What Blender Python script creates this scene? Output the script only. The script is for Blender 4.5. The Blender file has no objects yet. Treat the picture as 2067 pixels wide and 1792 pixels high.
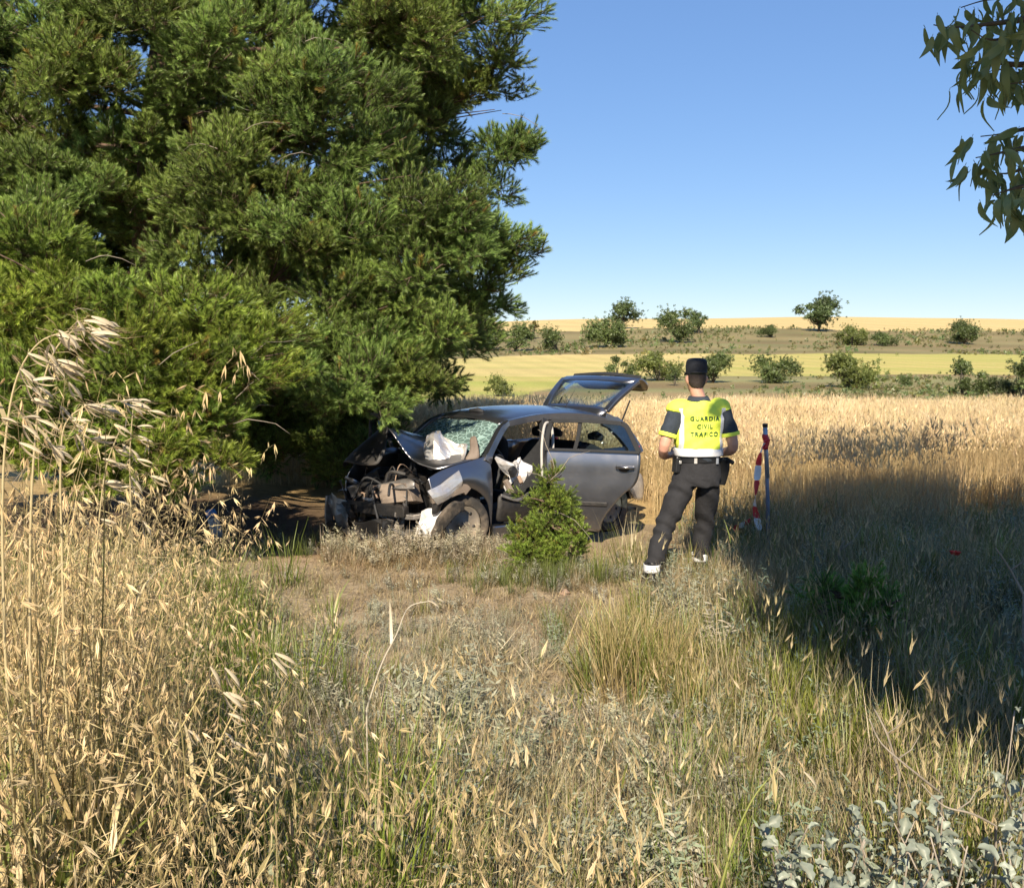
import bpy, bmesh, math, random
import numpy as np
from mathutils import Vector, Matrix, Euler, Quaternion
from mathutils.bvhtree import BVHTree

scene = bpy.context.scene
COL = scene.collection
R = math.radians
# ------------------------------------------------------------------ camera, sky, sun, exposure
F_PX, EYE = 983.0, 2.0
PITCH = math.atan(101.5 / F_PX)
cam = bpy.data.cameras.new('camera')
cam.sensor_fit = 'HORIZONTAL'
cam.angle = 2 * math.atan(512 / F_PX)
cam.clip_start, cam.clip_end = 0.05, 6000
cam_ob = bpy.data.objects.new('camera', cam)
COL.objects.link(cam_ob)
cam_ob.location = (0, 0, EYE)
cam_ob.rotation_euler = (math.pi / 2 - PITCH, 0, 0)
scene.camera = cam_ob

SUN_AZ, SUN_EL = R(10), R(36)           # the sun stands almost straight behind the camera
SUN = Vector((-math.sin(SUN_AZ) * math.cos(SUN_EL), -math.cos(SUN_AZ) * math.cos(SUN_EL), math.sin(SUN_EL)))
world = bpy.data.worlds.new('World')
scene.world = world
world.use_nodes = True
nt = world.node_tree
sky = nt.nodes.new('ShaderNodeTexSky')
sky.sky_type = 'NISHITA'
sky.sun_disc = False
sky.altitude = 700
sky.sun_elevation = SUN_EL
sky.sun_rotation = math.atan2(SUN.x, SUN.y)
sky.air_density, sky.dust_density, sky.ozone_density = 1.0, 0.0, 8.0
bgn = nt.nodes['Background']
bgn.inputs['Strength'].default_value = 0.15
hs = nt.nodes.new('ShaderNodeHueSaturation')
hs.inputs['Hue'].default_value = .512
hs.inputs['Saturation'].default_value = 1.30
gm = nt.nodes.new('ShaderNodeGamma')          # the phone's tone curve flattens the sky
gm.inputs['Gamma'].default_value = .55
nt.links.new(sky.outputs[0], gm.inputs['Color'])
nt.links.new(gm.outputs[0], hs.inputs['Color'])
nt.links.new(hs.outputs[0], bgn.inputs['Color'])
sl = bpy.data.lights.new('sun', 'SUN')
sl.energy, sl.angle, sl.color = 4.2, R(0.53), (1.0, 0.87, 0.68)
sun_ob = bpy.data.objects.new('sun', sl)
COL.objects.link(sun_ob)
sun_ob.rotation_euler = SUN.to_track_quat('Z', 'Y').to_euler()
vs = scene.view_settings
vs.view_transform, vs.look, vs.exposure, vs.gamma = 'Standard', 'None', 1.05, 1.0
vs.use_curve_mapping = False
scene.cycles.max_bounces = 4
scene.cycles.use_adaptive_sampling = True
scene.cycles.adaptive_threshold = .02
scene.cycles.diffuse_bounces = 2
scene.cycles.transmission_bounces = 3
scene.cycles.transparent_max_bounces = 12

# ------------------------------------------------------------------ helpers
PXS = 2067 / 1024


def ray(px, py):
    u = (px / PXS - 512) / F_PX
    v = (443.5 - py / PXS) / F_PX
    return Vector((u, math.cos(PITCH) + v * math.sin(PITCH), -math.sin(PITCH) + v * math.cos(PITCH)))


def at(px, py, Y):
    d = ray(px, py)
    t = Y / d.y
    return Vector((d.x * t, Y, EYE + d.z * t))


def tag(o, label=None, cat=None, group=None, kind=None):
    if label: o['label'] = label
    if cat: o['category'] = cat
    if group: o['group'] = group
    if kind: o['kind'] = kind
    return o


def link(o, parent=None):
    COL.objects.link(o)
    if parent is not None: o.parent = parent
    return o


def empty(name, loc, rz=0.0):
    o = bpy.data.objects.new(name, None)
    o.empty_display_size = .2
    o.location = loc
    o.rotation_euler = (0, 0, rz)
    return link(o)


class MB:
    """collects vertices, faces and point colours of one mesh"""

    def __init__(s):
        s.v, s.f, s.c = [], [], []
        s.col = (1, 1, 1)

    def add(s, vs, fs, col=None):
        b = len(s.v)
        s.v += [tuple(p) for p in vs]
        s.c += [col or s.col] * len(vs)
        s.f += [tuple(i + b for i in f) for f in fs]

    def box(s, c, size, rot=None):
        M = rot.to_matrix() if rot is not None else Matrix.Identity(3)
        c = Vector(c)
        P = [c + M @ Vector((x * size[0] / 2, y * size[1] / 2, z * size[2] / 2)) for x in (-1, 1) for y in (-1, 1) for z in (-1, 1)]
        s.add(P, [(0, 1, 3, 2), (4, 6, 7, 5), (0, 4, 5, 1), (2, 3, 7, 6), (0, 2, 6, 4), (1, 5, 7, 3)])

    def tube(s, path, rad, n=6, cap=True, flat=None):
        """sweep an ellipse; flat=(a,b) scales the two axes"""
        path = [Vector(p) for p in path]
        if not hasattr(rad, '__len__'): rad = [rad] * len(path)
        V, Fc = [], []
        prev = None
        for i, p in enumerate(path):
            t = (path[min(i + 1, len(path) - 1)] - path[max(i - 1, 0)])
            t = t.normalized() if t.length > 1e-9 else Vector((0, 0, 1))
            if prev is None:
                a = t.orthogonal().normalized() if abs(t.z) > .9 else Vector((0, 0, 1)).cross(t).normalized()
            else:
                a = (prev - t * prev.dot(t)).normalized()
            prev = a
            b = t.cross(a)
            fa, fb = flat or (1, 1)
            for k in range(n):
                w = 2 * math.pi * k / n
                V.append(p + a * (math.cos(w) * rad[i] * fa) + b * (math.sin(w) * rad[i] * fb))
        for i in range(len(path) - 1):
            for k in range(n):
                k2 = (k + 1) % n
                Fc.append((i * n + k, i * n + k2, (i + 1) * n + k2, (i + 1) * n + k))
        if cap:
            Fc.append(tuple(range(n - 1, -1, -1)))
            Fc.append(tuple((len(path) - 1) * n + k for k in range(n)))
        s.add(V, Fc)

    def rings(s, rings, cap=True):
        n = len(rings[0])
        V = [p for r in rings for p in r]
        Fc = [(i * n + k, i * n + (k + 1) % n, (i + 1) * n + (k + 1) % n, (i + 1) * n + k) for i in range(len(rings) - 1) for k in range(n)]
        if cap:
            Fc.append(tuple(range(n - 1, -1, -1)))
            Fc.append(tuple((len(rings) - 1) * n + k for k in range(n)))
        s.add(V, Fc)

    def grid(s, rows):
        n = len(rows[0])
        s.add([p for r in rows for p in r], [(i * n + k, i * n + k + 1, (i + 1) * n + k + 1, (i + 1) * n + k) for i in range(len(rows) - 1) for k in range(n - 1)])

    def mesh(s, name, smooth=True, attr=False):
        me = bpy.data.meshes.new(name)
        me.from_pydata(s.v, [], s.f)
        if smooth: me.polygons.foreach_set('use_smooth', [True] * len(me.polygons))
        if attr:
            a = me.attributes.new('col', 'FLOAT_COLOR', 'POINT')
            a.data.foreach_set('color', np.array([(c[0], c[1], c[2], 1) for c in s.c], 'f').ravel())
        me.update()
        return me

    def build(s, name, mat, parent=None, smooth=True, attr=False, loc=None, bevel=0, solid=0, sub=0, offset=0):
        me = s.mesh(name, smooth, attr)
        me.materials.append(mat)
        o = bpy.data.objects.new(name, me)
        link(o, parent)
        if loc is not None: o.location = loc
        if sub:
            m = o.modifiers.new('sub', 'SUBSURF'); m.levels = m.render_levels = sub
        if solid:
            m = o.modifiers.new('sol', 'SOLIDIFY'); m.thickness = solid; m.offset = offset
        if bevel:
            m = o.modifiers.new('bev', 'BEVEL'); m.width = bevel; m.segments = 2; m.limit_method = 'ANGLE'
        return o


# ------------------------------------------------------------------ materials
MAT = {}


def nodes(name):
    m = bpy.data.materials.new(name)
    m.use_nodes = True
    MAT[name] = m
    return m, m.node_tree, m.node_tree.nodes['Principled BSDF'], m.node_tree.nodes['Material Output']


def solid(name, col, rough=.6, metal=0., noise=.15, scale=12., bump=0., coat=0., spec=.5, bscale=None, dirt=None, dirt_amt=.5, dscale=4.):
    m, t, b, out = nodes(name)
    N, L = t.nodes, t.links
    tc = N.new('ShaderNodeTexCoord')
    nz = N.new('ShaderNodeTexNoise'); nz.inputs['Scale'].default_value = scale; nz.inputs['Detail'].default_value = 6
    L.new(tc.outputs['Object'], nz.inputs['Vector'])
    mr = N.new('ShaderNodeMapRange'); mr.inputs[1].default_value = .3; mr.inputs[2].default_value = .7
    mr.inputs[3].default_value = 1 - noise; mr.inputs[4].default_value = 1 + noise
    L.new(nz.outputs['Fac'], mr.inputs[0])
    mx = N.new('ShaderNodeVectorMath'); mx.operation = 'SCALE'
    mx.inputs[0].default_value = col
    L.new(mr.outputs[0], mx.inputs['Scale'])
    last = mx.outputs[0]
    if dirt:
        n2 = N.new('ShaderNodeTexNoise'); n2.inputs['Scale'].default_value = dscale; n2.inputs['Detail'].default_value = 8; n2.inputs['Roughness'].default_value = .65
        L.new(tc.outputs['Object'], n2.inputs['Vector'])
        r2 = N.new('ShaderNodeMapRange'); r2.inputs[1].default_value = .45; r2.inputs[2].default_value = .75; r2.inputs[4].default_value = dirt_amt
        L.new(n2.outputs['Fac'], r2.inputs[0])
        mm = N.new('ShaderNodeMix'); mm.data_type = 'RGBA'
        L.new(r2.outputs[0], mm.inputs['Factor']); L.new(last, mm.inputs['A']); mm.inputs['B'].default_value = (*dirt, 1)
        last = mm.outputs['Result']
        rr = N.new('ShaderNodeMapRange'); rr.inputs[3].default_value = rough; rr.inputs[4].default_value = min(1, rough + .4)
        L.new(r2.outputs[0], rr.inputs[0]); L.new(rr.outputs[0], b.inputs['Roughness'])
    else:
        b.inputs['Roughness'].default_value = rough
    L.new(last, b.inputs['Base Color'])
    b.inputs['Metallic'].default_value = metal
    b.inputs['Specular IOR Level'].default_value = spec
    b.inputs['Coat Weight'].default_value = coat
    b.inputs['Coat Roughness'].default_value = .12
    if bump:
        bp = N.new('ShaderNodeBump'); bp.inputs['Strength'].default_value = bump; bp.inputs['Distance'].default_value = .02
        n3 = N.new('ShaderNodeTexNoise'); n3.inputs['Scale'].default_value = bscale or scale * 3; n3.inputs['Detail'].default_value = 5
        L.new(tc.outputs['Object'], n3.inputs['Vector'])
        L.new(n3.outputs['Fac'], bp.inputs['Height']); L.new(bp.outputs[0], b.inputs['Normal'])
    return m


def plant_mat(name, inst=True, trans=.3, rough=.55, gloss=.06):
    """diffuse + translucent blades; colour from the 'col' attribute times the instance tint"""
    m, t, b, out = nodes(name)
    N, L = t.nodes, t.links
    N.remove(b)
    a = N.new('ShaderNodeAttribute'); a.attribute_name = 'col'
    c = a.outputs['Color']
    if inst:
        a2 = N.new('ShaderNodeAttribute'); a2.attribute_type = 'INSTANCER'; a2.attribute_name = 'tint'
        mu = N.new('ShaderNodeVectorMath'); mu.operation = 'MULTIPLY'
        L.new(c, mu.inputs[0]); L.new(a2.outputs['Vector'], mu.inputs[1]); c = mu.outputs[0]
    d = N.new('ShaderNodeBsdfDiffuse'); tr = N.new('ShaderNodeBsdfTranslucent'); g = N.new('ShaderNodeBsdfGlossy')
    g.inputs['Roughness'].default_value = rough
    L.new(c, d.inputs['Color']); L.new(c, tr.inputs['Color'])
    x1 = N.new('ShaderNodeMixShader'); x1.inputs[0].default_value = trans
    L.new(d.outputs[0], x1.inputs[1]); L.new(tr.outputs[0], x1.inputs[2])
    x2 = N.new('ShaderNodeMixShader'); x2.inputs[0].default_value = gloss
    L.new(x1.outputs[0], x2.inputs[1]); L.new(g.outputs[0], x2.inputs[2])
    L.new(x2.outputs[0], out.inputs['Surface'])
    return m


def glass(name, tint, refl=.12, rough=.03, trans_mix=0., milky=(.6, .7, .65)):
    m, t, b, out = nodes(name)
    N, L = t.nodes, t.links
    N.remove(b)
    tr = N.new('ShaderNodeBsdfTransparent'); tr.inputs['Color'].default_value = (*tint, 1)
    g = N.new('ShaderNodeBsdfGlossy'); g.inputs['Roughness'].default_value = rough
    lw = N.new('ShaderNodeLayerWeight')
    fr = N.new('ShaderNodeMath'); fr.operation = 'POWER'; fr.inputs[1].default_value = 4.5
    L.new(lw.outputs['Facing'], fr.inputs[0])
    ad = N.new('ShaderNodeMath'); ad.operation = 'ADD'; ad.inputs[1].default_value = refl; ad.use_clamp = True
    L.new(fr.outputs[0], ad.inputs[0])
    x = N.new('ShaderNodeMixShader')
    L.new(ad.outputs[0], x.inputs[0]); L.new(tr.outputs[0], x.inputs[1]); L.new(g.outputs[0], x.inputs[2])
    last = x.outputs[0]
    if trans_mix:      # crazed safety glass scatters light along its cracks
        tc = N.new('ShaderNodeTexCoord')
        vo = N.new('ShaderNodeTexVoronoi'); vo.feature = 'DISTANCE_TO_EDGE'; vo.inputs['Scale'].default_value = 16
        L.new(tc.outputs['Object'], vo.inputs['Vector'])
        mr = N.new('ShaderNodeMapRange'); mr.inputs[1].default_value = 0; mr.inputs[2].default_value = .09; mr.inputs[3].default_value = .95; mr.inputs[4].default_value = trans_mix
        L.new(vo.outputs['Distance'], mr.inputs[0])
        d = N.new('ShaderNodeBsdfDiffuse'); d.inputs['Color'].default_value = (*milky, 1)
        x3 = N.new('ShaderNodeMixShader')
        L.new(mr.outputs[0], x3.inputs[0]); L.new(last, x3.inputs[1]); L.new(d.outputs[0], x3.inputs[2])
        last = x3.outputs[0]
    L.new(last, out.inputs['Surface'])
    return m


solid('car_paint', (.25, .252, .275), .30, .95, .05, 6, coat=.6, dirt=(.26, .22, .17), dirt_amt=.22, dscale=3.5, bump=.03, bscale=5)
solid('torn_metal', (.30, .285, .27), .38, .7, .25, 9, bump=.15, dirt=(.20, .15, .11), dirt_amt=.7)
solid('alloy_and_glare', (.80, .78, .76), .28, .75, .10, 5, bump=.02, dirt=(.22, .16, .12), dirt_amt=.75, dscale=7)  # pale metal, also used as painted sun glare on the bonnet
solid('black_plastic', (.012, .012, .013), .55, 0, .3, 10, bump=.2, dirt=(.10, .08, .06), dirt_amt=.35)
solid('dark_trim', (.02, .021, .024), .7, 0, .2, 10)
solid('seat_cloth', (.018, .019, .022), .9, 0, .25, 30)
solid('rubber', (.03, .027, .024), .85, 0, .3, 20, bump=.2, dirt=(.22, .17, .12), dirt_amt=.8, dscale=5)
solid('dusty_rim', (.24, .21, .175), .5, .5, .2, 10, dirt=(.34, .27, .19), dirt_amt=.9, dscale=4)
solid('white_plastic', (.62, .61, .60), .5, 0, .15, 8, dirt=(.20, .15, .11), dirt_amt=.75, dscale=9)
solid('beige_plastic', (.24, .19, .15), .6, 0, .25, 8, dirt=(.07, .05, .04), dirt_amt=.85)
solid('airbag_cloth', (.72, .70, .68), .85, 0, .06, 10, bump=.3, bscale=18)
solid('seal_rubber', (.42, .40, .37), .6, 0, .1, 10)
glass('tinted_glass', (.62, .72, .76), .02)
glass('clear_glass', (.80, .86, .84), .0)
glass('crazed_glass', (.45, .60, .57), .05, .15, .25, (.30, .43, .40))
solid('skin', (.58, .31, .22), .5, 0, .08, 20, bump=.08, bscale=90)
solid('hair', (.035, .024, .02), .75, 0, .3, 120, bump=.4, bscale=220)
solid('navy_cloth', (.030, .040, .055), .9, 0, .15, 30, bump=.25, bscale=60)
solid('trouser_cloth', (.019, .019, .022), .88, 0, .18, 18, bump=.3, bscale=40)
solid('cap_cloth', (.012, .014, .02), .85, 0, .2, 40, bump=.2)
solid('hivis_yellow', (.84, .98, .10), .75, 0, .05, 20, bump=.2, bscale=45)
solid('reflective_band', (.78, .79, .82), .35, .1, .06, 90, bump=.1)
solid('vest_print', (.03, .085, .03), .7, 0, .1, 30)
solid('leather', (.012, .012, .013), .4, 0, .2, 30)
solid('galvanised', (.42, .45, .50), .45, .5, .15, 12)
solid('pole_shaded', (.20, .22, .27), .55, .2, .15, 12)
solid('tape_red', (.62, .03, .04), .45, 0, .08, 20)
solid('tape_white', (.80, .80, .80), .45, 0, .05, 20)
solid('blue_plastic', (.05, .22, .55), .4, 0, .1, 20)
solid('pine_bark', (.13, .085, .06), .95, 0, .4, 14, bump=.9, bscale=26)
solid('dead_twig', (.27, .23, .18), .9, 0, .25, 20)
solid('gum_bark', (.34, .29, .23), .85, 0, .3, 6, bump=.4)
solid('branch_bark', (.10, .085, .06), .9, 0, .3, 14, bump=.5)
solid('poppy_red', (.62, .03, .015), .6, 0, .1, 30)
solid('stone', (.30, .21, .15), .9, 0, .25, 12, bump=.8, bscale=20)
plant_mat('needles', True, .22, .5, .05)
plant_mat('grass', True, .30, .5, .05)
plant_mat('leaves_inst', True, .28, .45, .05)
plant_mat('plant_flat', False, .28, .5, .05)


# ------------------------------------------------------------------ instancing inside ONE object (foliage, grass)
_groups = {}


def node_group(nk):
    if nk in _groups: return _groups[nk]
    g = bpy.data.node_groups.new('foliage_%d' % nk, 'GeometryNodeTree')
    g.interface.new_socket('Geometry', in_out='INPUT', socket_type='NodeSocketGeometry')
    g.interface.new_socket('Geometry', in_out='OUTPUT', socket_type='NodeSocketGeometry')
    N, L = g.nodes, g.links
    gi, go = N.new('NodeGroupInput'), N.new('NodeGroupOutput')

    def named(name, typ):
        n = N.new('GeometryNodeInputNamedAttribute'); n.data_type = typ
        n.inputs['Name'].default_value = name
        return n.outputs['Attribute']
    pid = named('pid', 'INT')
    rot = N.new('FunctionNodeEulerToRotation'); L.new(named('rot', 'FLOAT_VECTOR'), rot.inputs[0])
    scl = named('scl', 'FLOAT')
    join = N.new('GeometryNodeJoinGeometry')

    def pick(val):
        c = N.new('FunctionNodeCompare'); c.data_type = 'INT'; c.operation = 'EQUAL'
        ins = [i for i in c.inputs if i.type == 'INT']
        L.new(pid, ins[0]); ins[1].default_value = val
        s = N.new('GeometryNodeSeparateGeometry'); s.domain = 'POINT'
        L.new(gi.outputs[0], s.inputs[0]); L.new(c.outputs[0], s.inputs['Selection'])
        return s.outputs[0]
    for k in range(nk):
        proto, pts = pick(k), pick(100 + k)
        io = N.new('GeometryNodeInstanceOnPoints')
        L.new(pts, io.inputs['Points']); L.new(proto, io.inputs['Instance'])
        L.new(rot.outputs[0], io.inputs['Rotation']); L.new(scl, io.inputs['Scale'])
        L.new(io.outputs[0], join.inputs[0])
    L.new(join.outputs[0], go.inputs[0])
    _groups[nk] = g
    return g


def scatter(name, protos, pos, rot, scl, pid, tint, mat, parent=None):
    nk = len(protos)
    V, Fc, C, K = [], [], [], []
    for k, p in enumerate(protos):
        b = len(V)
        V += p.v; C += p.c; K += [k] * len(p.v)
        Fc += [tuple(i + b for i in f) for f in p.f]
    n0, n1 = len(V), len(pos)
    allv = np.vstack([np.array(V, 'f').reshape(-1, 3), np.array(pos, 'f').reshape(-1, 3)])
    me = bpy.data.meshes.new(name)
    me.from_pydata(allv.tolist(), [], Fc)
    me.polygons.foreach_set('use_smooth', [True] * len(me.polygons))

    def attr(nm, typ, data, key):
        a = me.attributes.new(nm, typ, 'POINT'); a.data.foreach_set(key, np.ascontiguousarray(data).ravel())
    attr('pid', 'INT', np.concatenate([np.array(K, 'i'), 100 + np.array(pid, 'i')]).astype('i'), 'value')
    attr('rot', 'FLOAT_VECTOR', np.vstack([np.zeros((n0, 3), 'f'), np.array(rot, 'f').reshape(-1, 3)]), 'vector')
    attr('scl', 'FLOAT', np.concatenate([np.ones(n0, 'f'), np.array(scl, 'f')]).astype('f'), 'value')
    cc = np.ones((n0 + n1, 4), 'f'); cc[:n0, :3] = np.array(C, 'f')
    attr('col', 'FLOAT_COLOR', cc, 'color')
    tt = np.ones((n0 + n1, 3), 'f'); tt[n0:] = np.array(tint, 'f').reshape(-1, 3)
    attr('tint', 'FLOAT_VECTOR', tt, 'vector')
    me.materials.append(mat)
    o = bpy.data.objects.new(name, me)
    link(o, parent)
    m = o.modifiers.new('foliage', 'NODES')
    m.node_group = node_group(nk)
    return o


# ------------------------------------------------------------------ terrain
_TY = [-400, -6, -1, 0.5, 2, 5, 7.2, 8.5, 9.4, 12, 25, 34, 42, 50, 70, 90, 120, 160, 195, 230, 320, 420, 520, 700, 1500, 4500]
_TZ = [.6, .55, .5, .45, .25, .02, 0, -.02, -.2, -.2, -.75, -1.2, -1.35, -1.15, -1.2, -1.15, -.7, .22, 2.2, 4.9, 9.0, 12.6, 12.0, 8, -5, -60]


def _pchip(xs, ys):
    xs, ys = np.array(xs, float), np.array(ys, float)
    h = np.diff(xs); d = np.diff(ys) / h
    m = np.zeros(len(xs)); m[0], m[-1] = d[0], d[-1]
    for i in range(1, len(xs) - 1):
        if d[i - 1] * d[i] > 0:
            w1, w2 = 2 * h[i] + h[i - 1], h[i] + 2 * h[i - 1]
            m[i] = (w1 + w2) / (w1 / d[i - 1] + w2 / d[i])

    def f(x):
        x = np.clip(np.asarray(x, float), xs[0], xs[-1])
        i = np.clip(np.searchsorted(xs, x) - 1, 0, len(xs) - 2)
        t = (x - xs[i]) / h[i]
        return (ys[i] * (1 + 2 * t) * (1 - t) ** 2 + h[i] * m[i] * t * (1 - t) ** 2 + ys[i + 1] * t * t * (3 - 2 * t) + h[i] * m[i + 1] * t * t * (t - 1))
    return f


_prof = _pchip(_TY, _TZ)


def wob(x, y, s, seed=0):
    """cheap smooth noise in -1..1"""
    x = np.asarray(x, float) / s; y = np.asarray(y, float) / s
    r = np.random.RandomState(seed + 11)
    out = 0
    for k in range(6):
        a = r.rand() * 6.28; fr = .6 + 1.6 * r.rand(); ph = r.rand() * 6.28
        out = out + np.sin((x * math.cos(a) + y * math.sin(a)) * fr * 2.2 + ph)
    return out / 3.4


def terrain(x, y):
    x, y = np.asarray(x, float), np.asarray(y, float)
    z = _prof(y)
    near = np.clip(1 - np.hypot(x, y - 5) / 22, 0, 1)
    z = z + near * (.03 * wob(x, y, 1.1, 1) + .012 * wob(x, y, .35, 2))
    z = z + .18 * np.exp(-(((x + 1.6) / .9) ** 2 + ((y - 1.6) / 1.6) ** 2))           # bank at the left, by the camera
    z = z + .20 * np.exp(-(((x + 1.3) / 1.5) ** 4 + ((y - 9.15) / .38) ** 2))            # soil pushed up before the car
    far = np.clip((y - 60) / 200, 0, 1)
    u = x / np.maximum(y, 1)
    z = z + far * (.5 * wob(x, y, 60, 3) - np.clip(np.abs(u - .31) - .02, 0, 1) ** 1.3 * 11 * np.clip((y - 150) / 200, 0, 1))
    return z


def tz(x, y): return float(terrain(x, y))


def ground_hit(px, py, y0=20.0, y1=600.0):
    """where the line of sight of a background tree's foot meets the land"""
    d = ray(px, py)
    ys = np.geomspace(y0, y1, 4000)
    g = terrain(d.x / d.y * ys, ys) - (EYE + d.z / d.y * ys)
    i = np.argmax(g > 0)
    Y = ys[i] if g[i] > 0 else ys[-1]
    return Vector((d.x / d.y * Y, Y, tz(d.x / d.y * Y, Y)))


def land_colour(x, y):
    """what grows or lies on each field: base colours only"""
    n1 = wob(x, y, 9, 5)[..., None]; n2 = wob(x, y, 2.2, 6)[..., None]; n3 = wob(x / 6, y, 5, 8)[..., None]
    Y, X = y[..., None], x[..., None]
    def c(r, g, b): return np.array([r, g, b])
    soil = c(.33, .25, .155) * (1 + .12 * n2)
    litter = c(.38, .32, .235) * (1 + .12 * n2)
    wheat = c(.42, .30, .14) * (1 + .06 * n1)
    scrub = c(.245, .205, .10) * (1 + .18 * n1) + c(-.02, .015, 0) * n3
    mid = (c(.52, .43, .17) + c(.05, .01, .02) * n3 + c(.03, .02, .01) * n1) * (1 + .05 * np.sin(X * 1.6 + Y * .25))
    midg = (c(.36, .36, .085) + c(.06, .02, .02) * n3) * (1 + .05 * np.sin(X * 1.6 + Y * .25))
    gold = c(.58, .44, .20) * (1 + .05 * n3) * (1 + .05 * np.sin(X * .5 + Y * .06))
    dark = c(.20, .17, .085) * (1 + .2 * n1)
    wb = wob(x, y, 14, 21)[..., None]
    out = np.where(Y < 9.2, soil * .6 + litter * .4, soil)
    out = np.where(Y > 12 + .3 * n2, wheat, out)
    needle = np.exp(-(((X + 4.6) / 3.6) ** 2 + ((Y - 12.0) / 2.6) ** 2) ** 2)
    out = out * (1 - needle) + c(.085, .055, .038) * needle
    redsoil = np.exp(-(((X + 1.9) / .9) ** 2 + ((Y - 9.3) / .35) ** 2))
    out = out * (1 - .7 * redsoil) + c(.30, .155, .085) * .7 * redsoil
    left_mid = (X < -.83 + (Y - 50) * .215 + wb * 1.0)
    out = np.where(Y > 34.5 + .4 * wb, np.where(left_mid, midg * .6 + mid * .4, scrub), out)
    out = np.where((Y > 92 + 3 * wb), np.where(X > Y * .2, midg * .5 + mid * .5, mid), out)
    out = np.where((Y > 150 + 5 * wb + X * .05), dark * .5 + scrub * .5, out)
    out = np.where((Y > 232 + 4 * wb - np.abs(X - 60) * .05), gold, out)
    return np.clip(out, .01, .9)


def make_ground():
    rows = np.concatenate([np.arange(.3, 13, .11), np.geomspace(13, 60, 110), np.geomspace(60.5, 520, 230), np.geomspace(530, 4300, 24)])
    ang = np.concatenate([np.linspace(-math.pi, -.85, 40)[:-1], np.linspace(-.85, .85, 250), np.linspace(.85, math.pi, 40)[1:-1]])
    A, RR = np.meshgrid(ang, rows)
    X, Y = np.sin(A) * RR, np.cos(A) * RR
    Z = terrain(X, Y)
    n, m = len(rows), len(ang)
    verts = np.stack([X, Y, Z], -1).reshape(-1, 3)
    idx = np.arange(n * m).reshape(n, m)
    a, b = idx[:-1], idx[1:]
    faces = np.stack([a, np.roll(a, -1, 1), np.roll(b, -1, 1), b], -1).reshape(-1, 4)
    cap = [tuple(idx[0][::-1])]
    me = bpy.data.meshes.new('ground')
    me.from_pydata(verts.tolist(), [], [tuple(f[::-1]) for f in faces.tolist()] + cap)
    me.polygons.foreach_set('use_smooth', [True] * len(me.polygons))
    at_ = me.attributes.new('col', 'FLOAT_COLOR', 'POINT')
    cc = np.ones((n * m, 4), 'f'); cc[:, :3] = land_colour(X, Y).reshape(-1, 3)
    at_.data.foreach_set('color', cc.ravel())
    m_, t, b_, out = nodes('soil')
    N, L = t.nodes, t.links
    a_ = N.new('ShaderNodeAttribute'); a_.attribute_name = 'col'
    tc = N.new('ShaderNodeTexCoord')
    nz = N.new('ShaderNodeTexNoise'); nz.inputs['Scale'].default_value = 7; nz.inputs['Detail'].default_value = 9; nz.inputs['Roughness'].default_value = .7
    L.new(tc.outputs['Object'], nz.inputs['Vector'])
    mr = N.new('ShaderNodeMapRange'); mr.inputs[1].default_value = .3; mr.inputs[2].default_value = .7; mr.inputs[3].default_value = .72; mr.inputs[4].default_value = 1.30
    L.new(nz.outputs['Fac'], mr.inputs[0])
    mx = N.new('ShaderNodeVectorMath'); mx.operation = 'SCALE'
    L.new(a_.outputs['Color'], mx.inputs[0]); L.new(mr.outputs[0], mx.inputs['Scale'])
    L.new(mx.outputs[0], b_.inputs['Base Color'])
    b_.inputs['Roughness'].default_value = 1; b_.inputs['Specular IOR Level'].default_value = .1
    bp = N.new('ShaderNodeBump'); bp.inputs['Strength'].default_value = .8; bp.inputs['Distance'].default_value = .04
    n3 = N.new('ShaderNodeTexNoise'); n3.inputs['Scale'].default_value = 14; n3.inputs['Detail'].default_value = 8; n3.inputs['Roughness'].default_value = .7
    L.new(tc.outputs['Object'], n3.inputs['Vector']); L.new(n3.outputs['Fac'], bp.inputs['Height']); L.new(bp.outputs[0], b_.inputs['Normal'])
    me.materials.append(m_)
    o = bpy.data.objects.new('ground', me)
    link(o)
    tag(o, kind='structure')


make_ground()

# ------------------------------------------------------------------ foliage prototypes
def blade(mb, base, az, length, width, lean, bend, c0, c1, seg=3):
    base = Vector(base)
    h = Vector((math.cos(az), math.sin(az), 0))
    side = Vector((-h.y, h.x, 0))
    V = []; cols = []
    p = base; ang = lean
    for i in range(seg + 1):
        t = i / seg
        w = width * (1 - t ** 1.6) * .5 + .0003
        V += [p - side * w, p + side * w]
        cc = tuple(c0[k] * (1 - t) + c1[k] * t for k in range(3)); cols += [cc, cc]
        d = h * math.sin(ang) + Vector((0, 0, math.cos(ang)))
        p = p + d * (length / seg); ang += bend / seg
    b = len(mb.v)
    mb.v += [tuple(q) for q in V]; mb.c += cols
    mb.f += [(b + 2 * i, b + 2 * i + 1, b + 2 * i + 3, b + 2 * i + 2) for i in range(seg)]
    return p


def lens(mb, p, d, L_, w, col, up=None, two=True):
    """spikelet / small leaf: pointed blade, two crossed diamonds"""
    p, d = Vector(p), Vector(d).normalized()
    s = d.cross(up or Vector((.31, .52, .79)))
    s = s.normalized() if s.length > 1e-6 else d.orthogonal().normalized()
    for q in ([s, d.cross(s)] if two else [s]):
        b = len(mb.v)
        mb.v += [tuple(p), tuple(p + d * L_ * .38 + q * w * .5), tuple(p + d * L_), tuple(p + d * L_ * .38 - q * w * .5)]
        mb.c += [col] * 4
        mb.f.append((b, b + 1, b + 2, b + 3))


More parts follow.
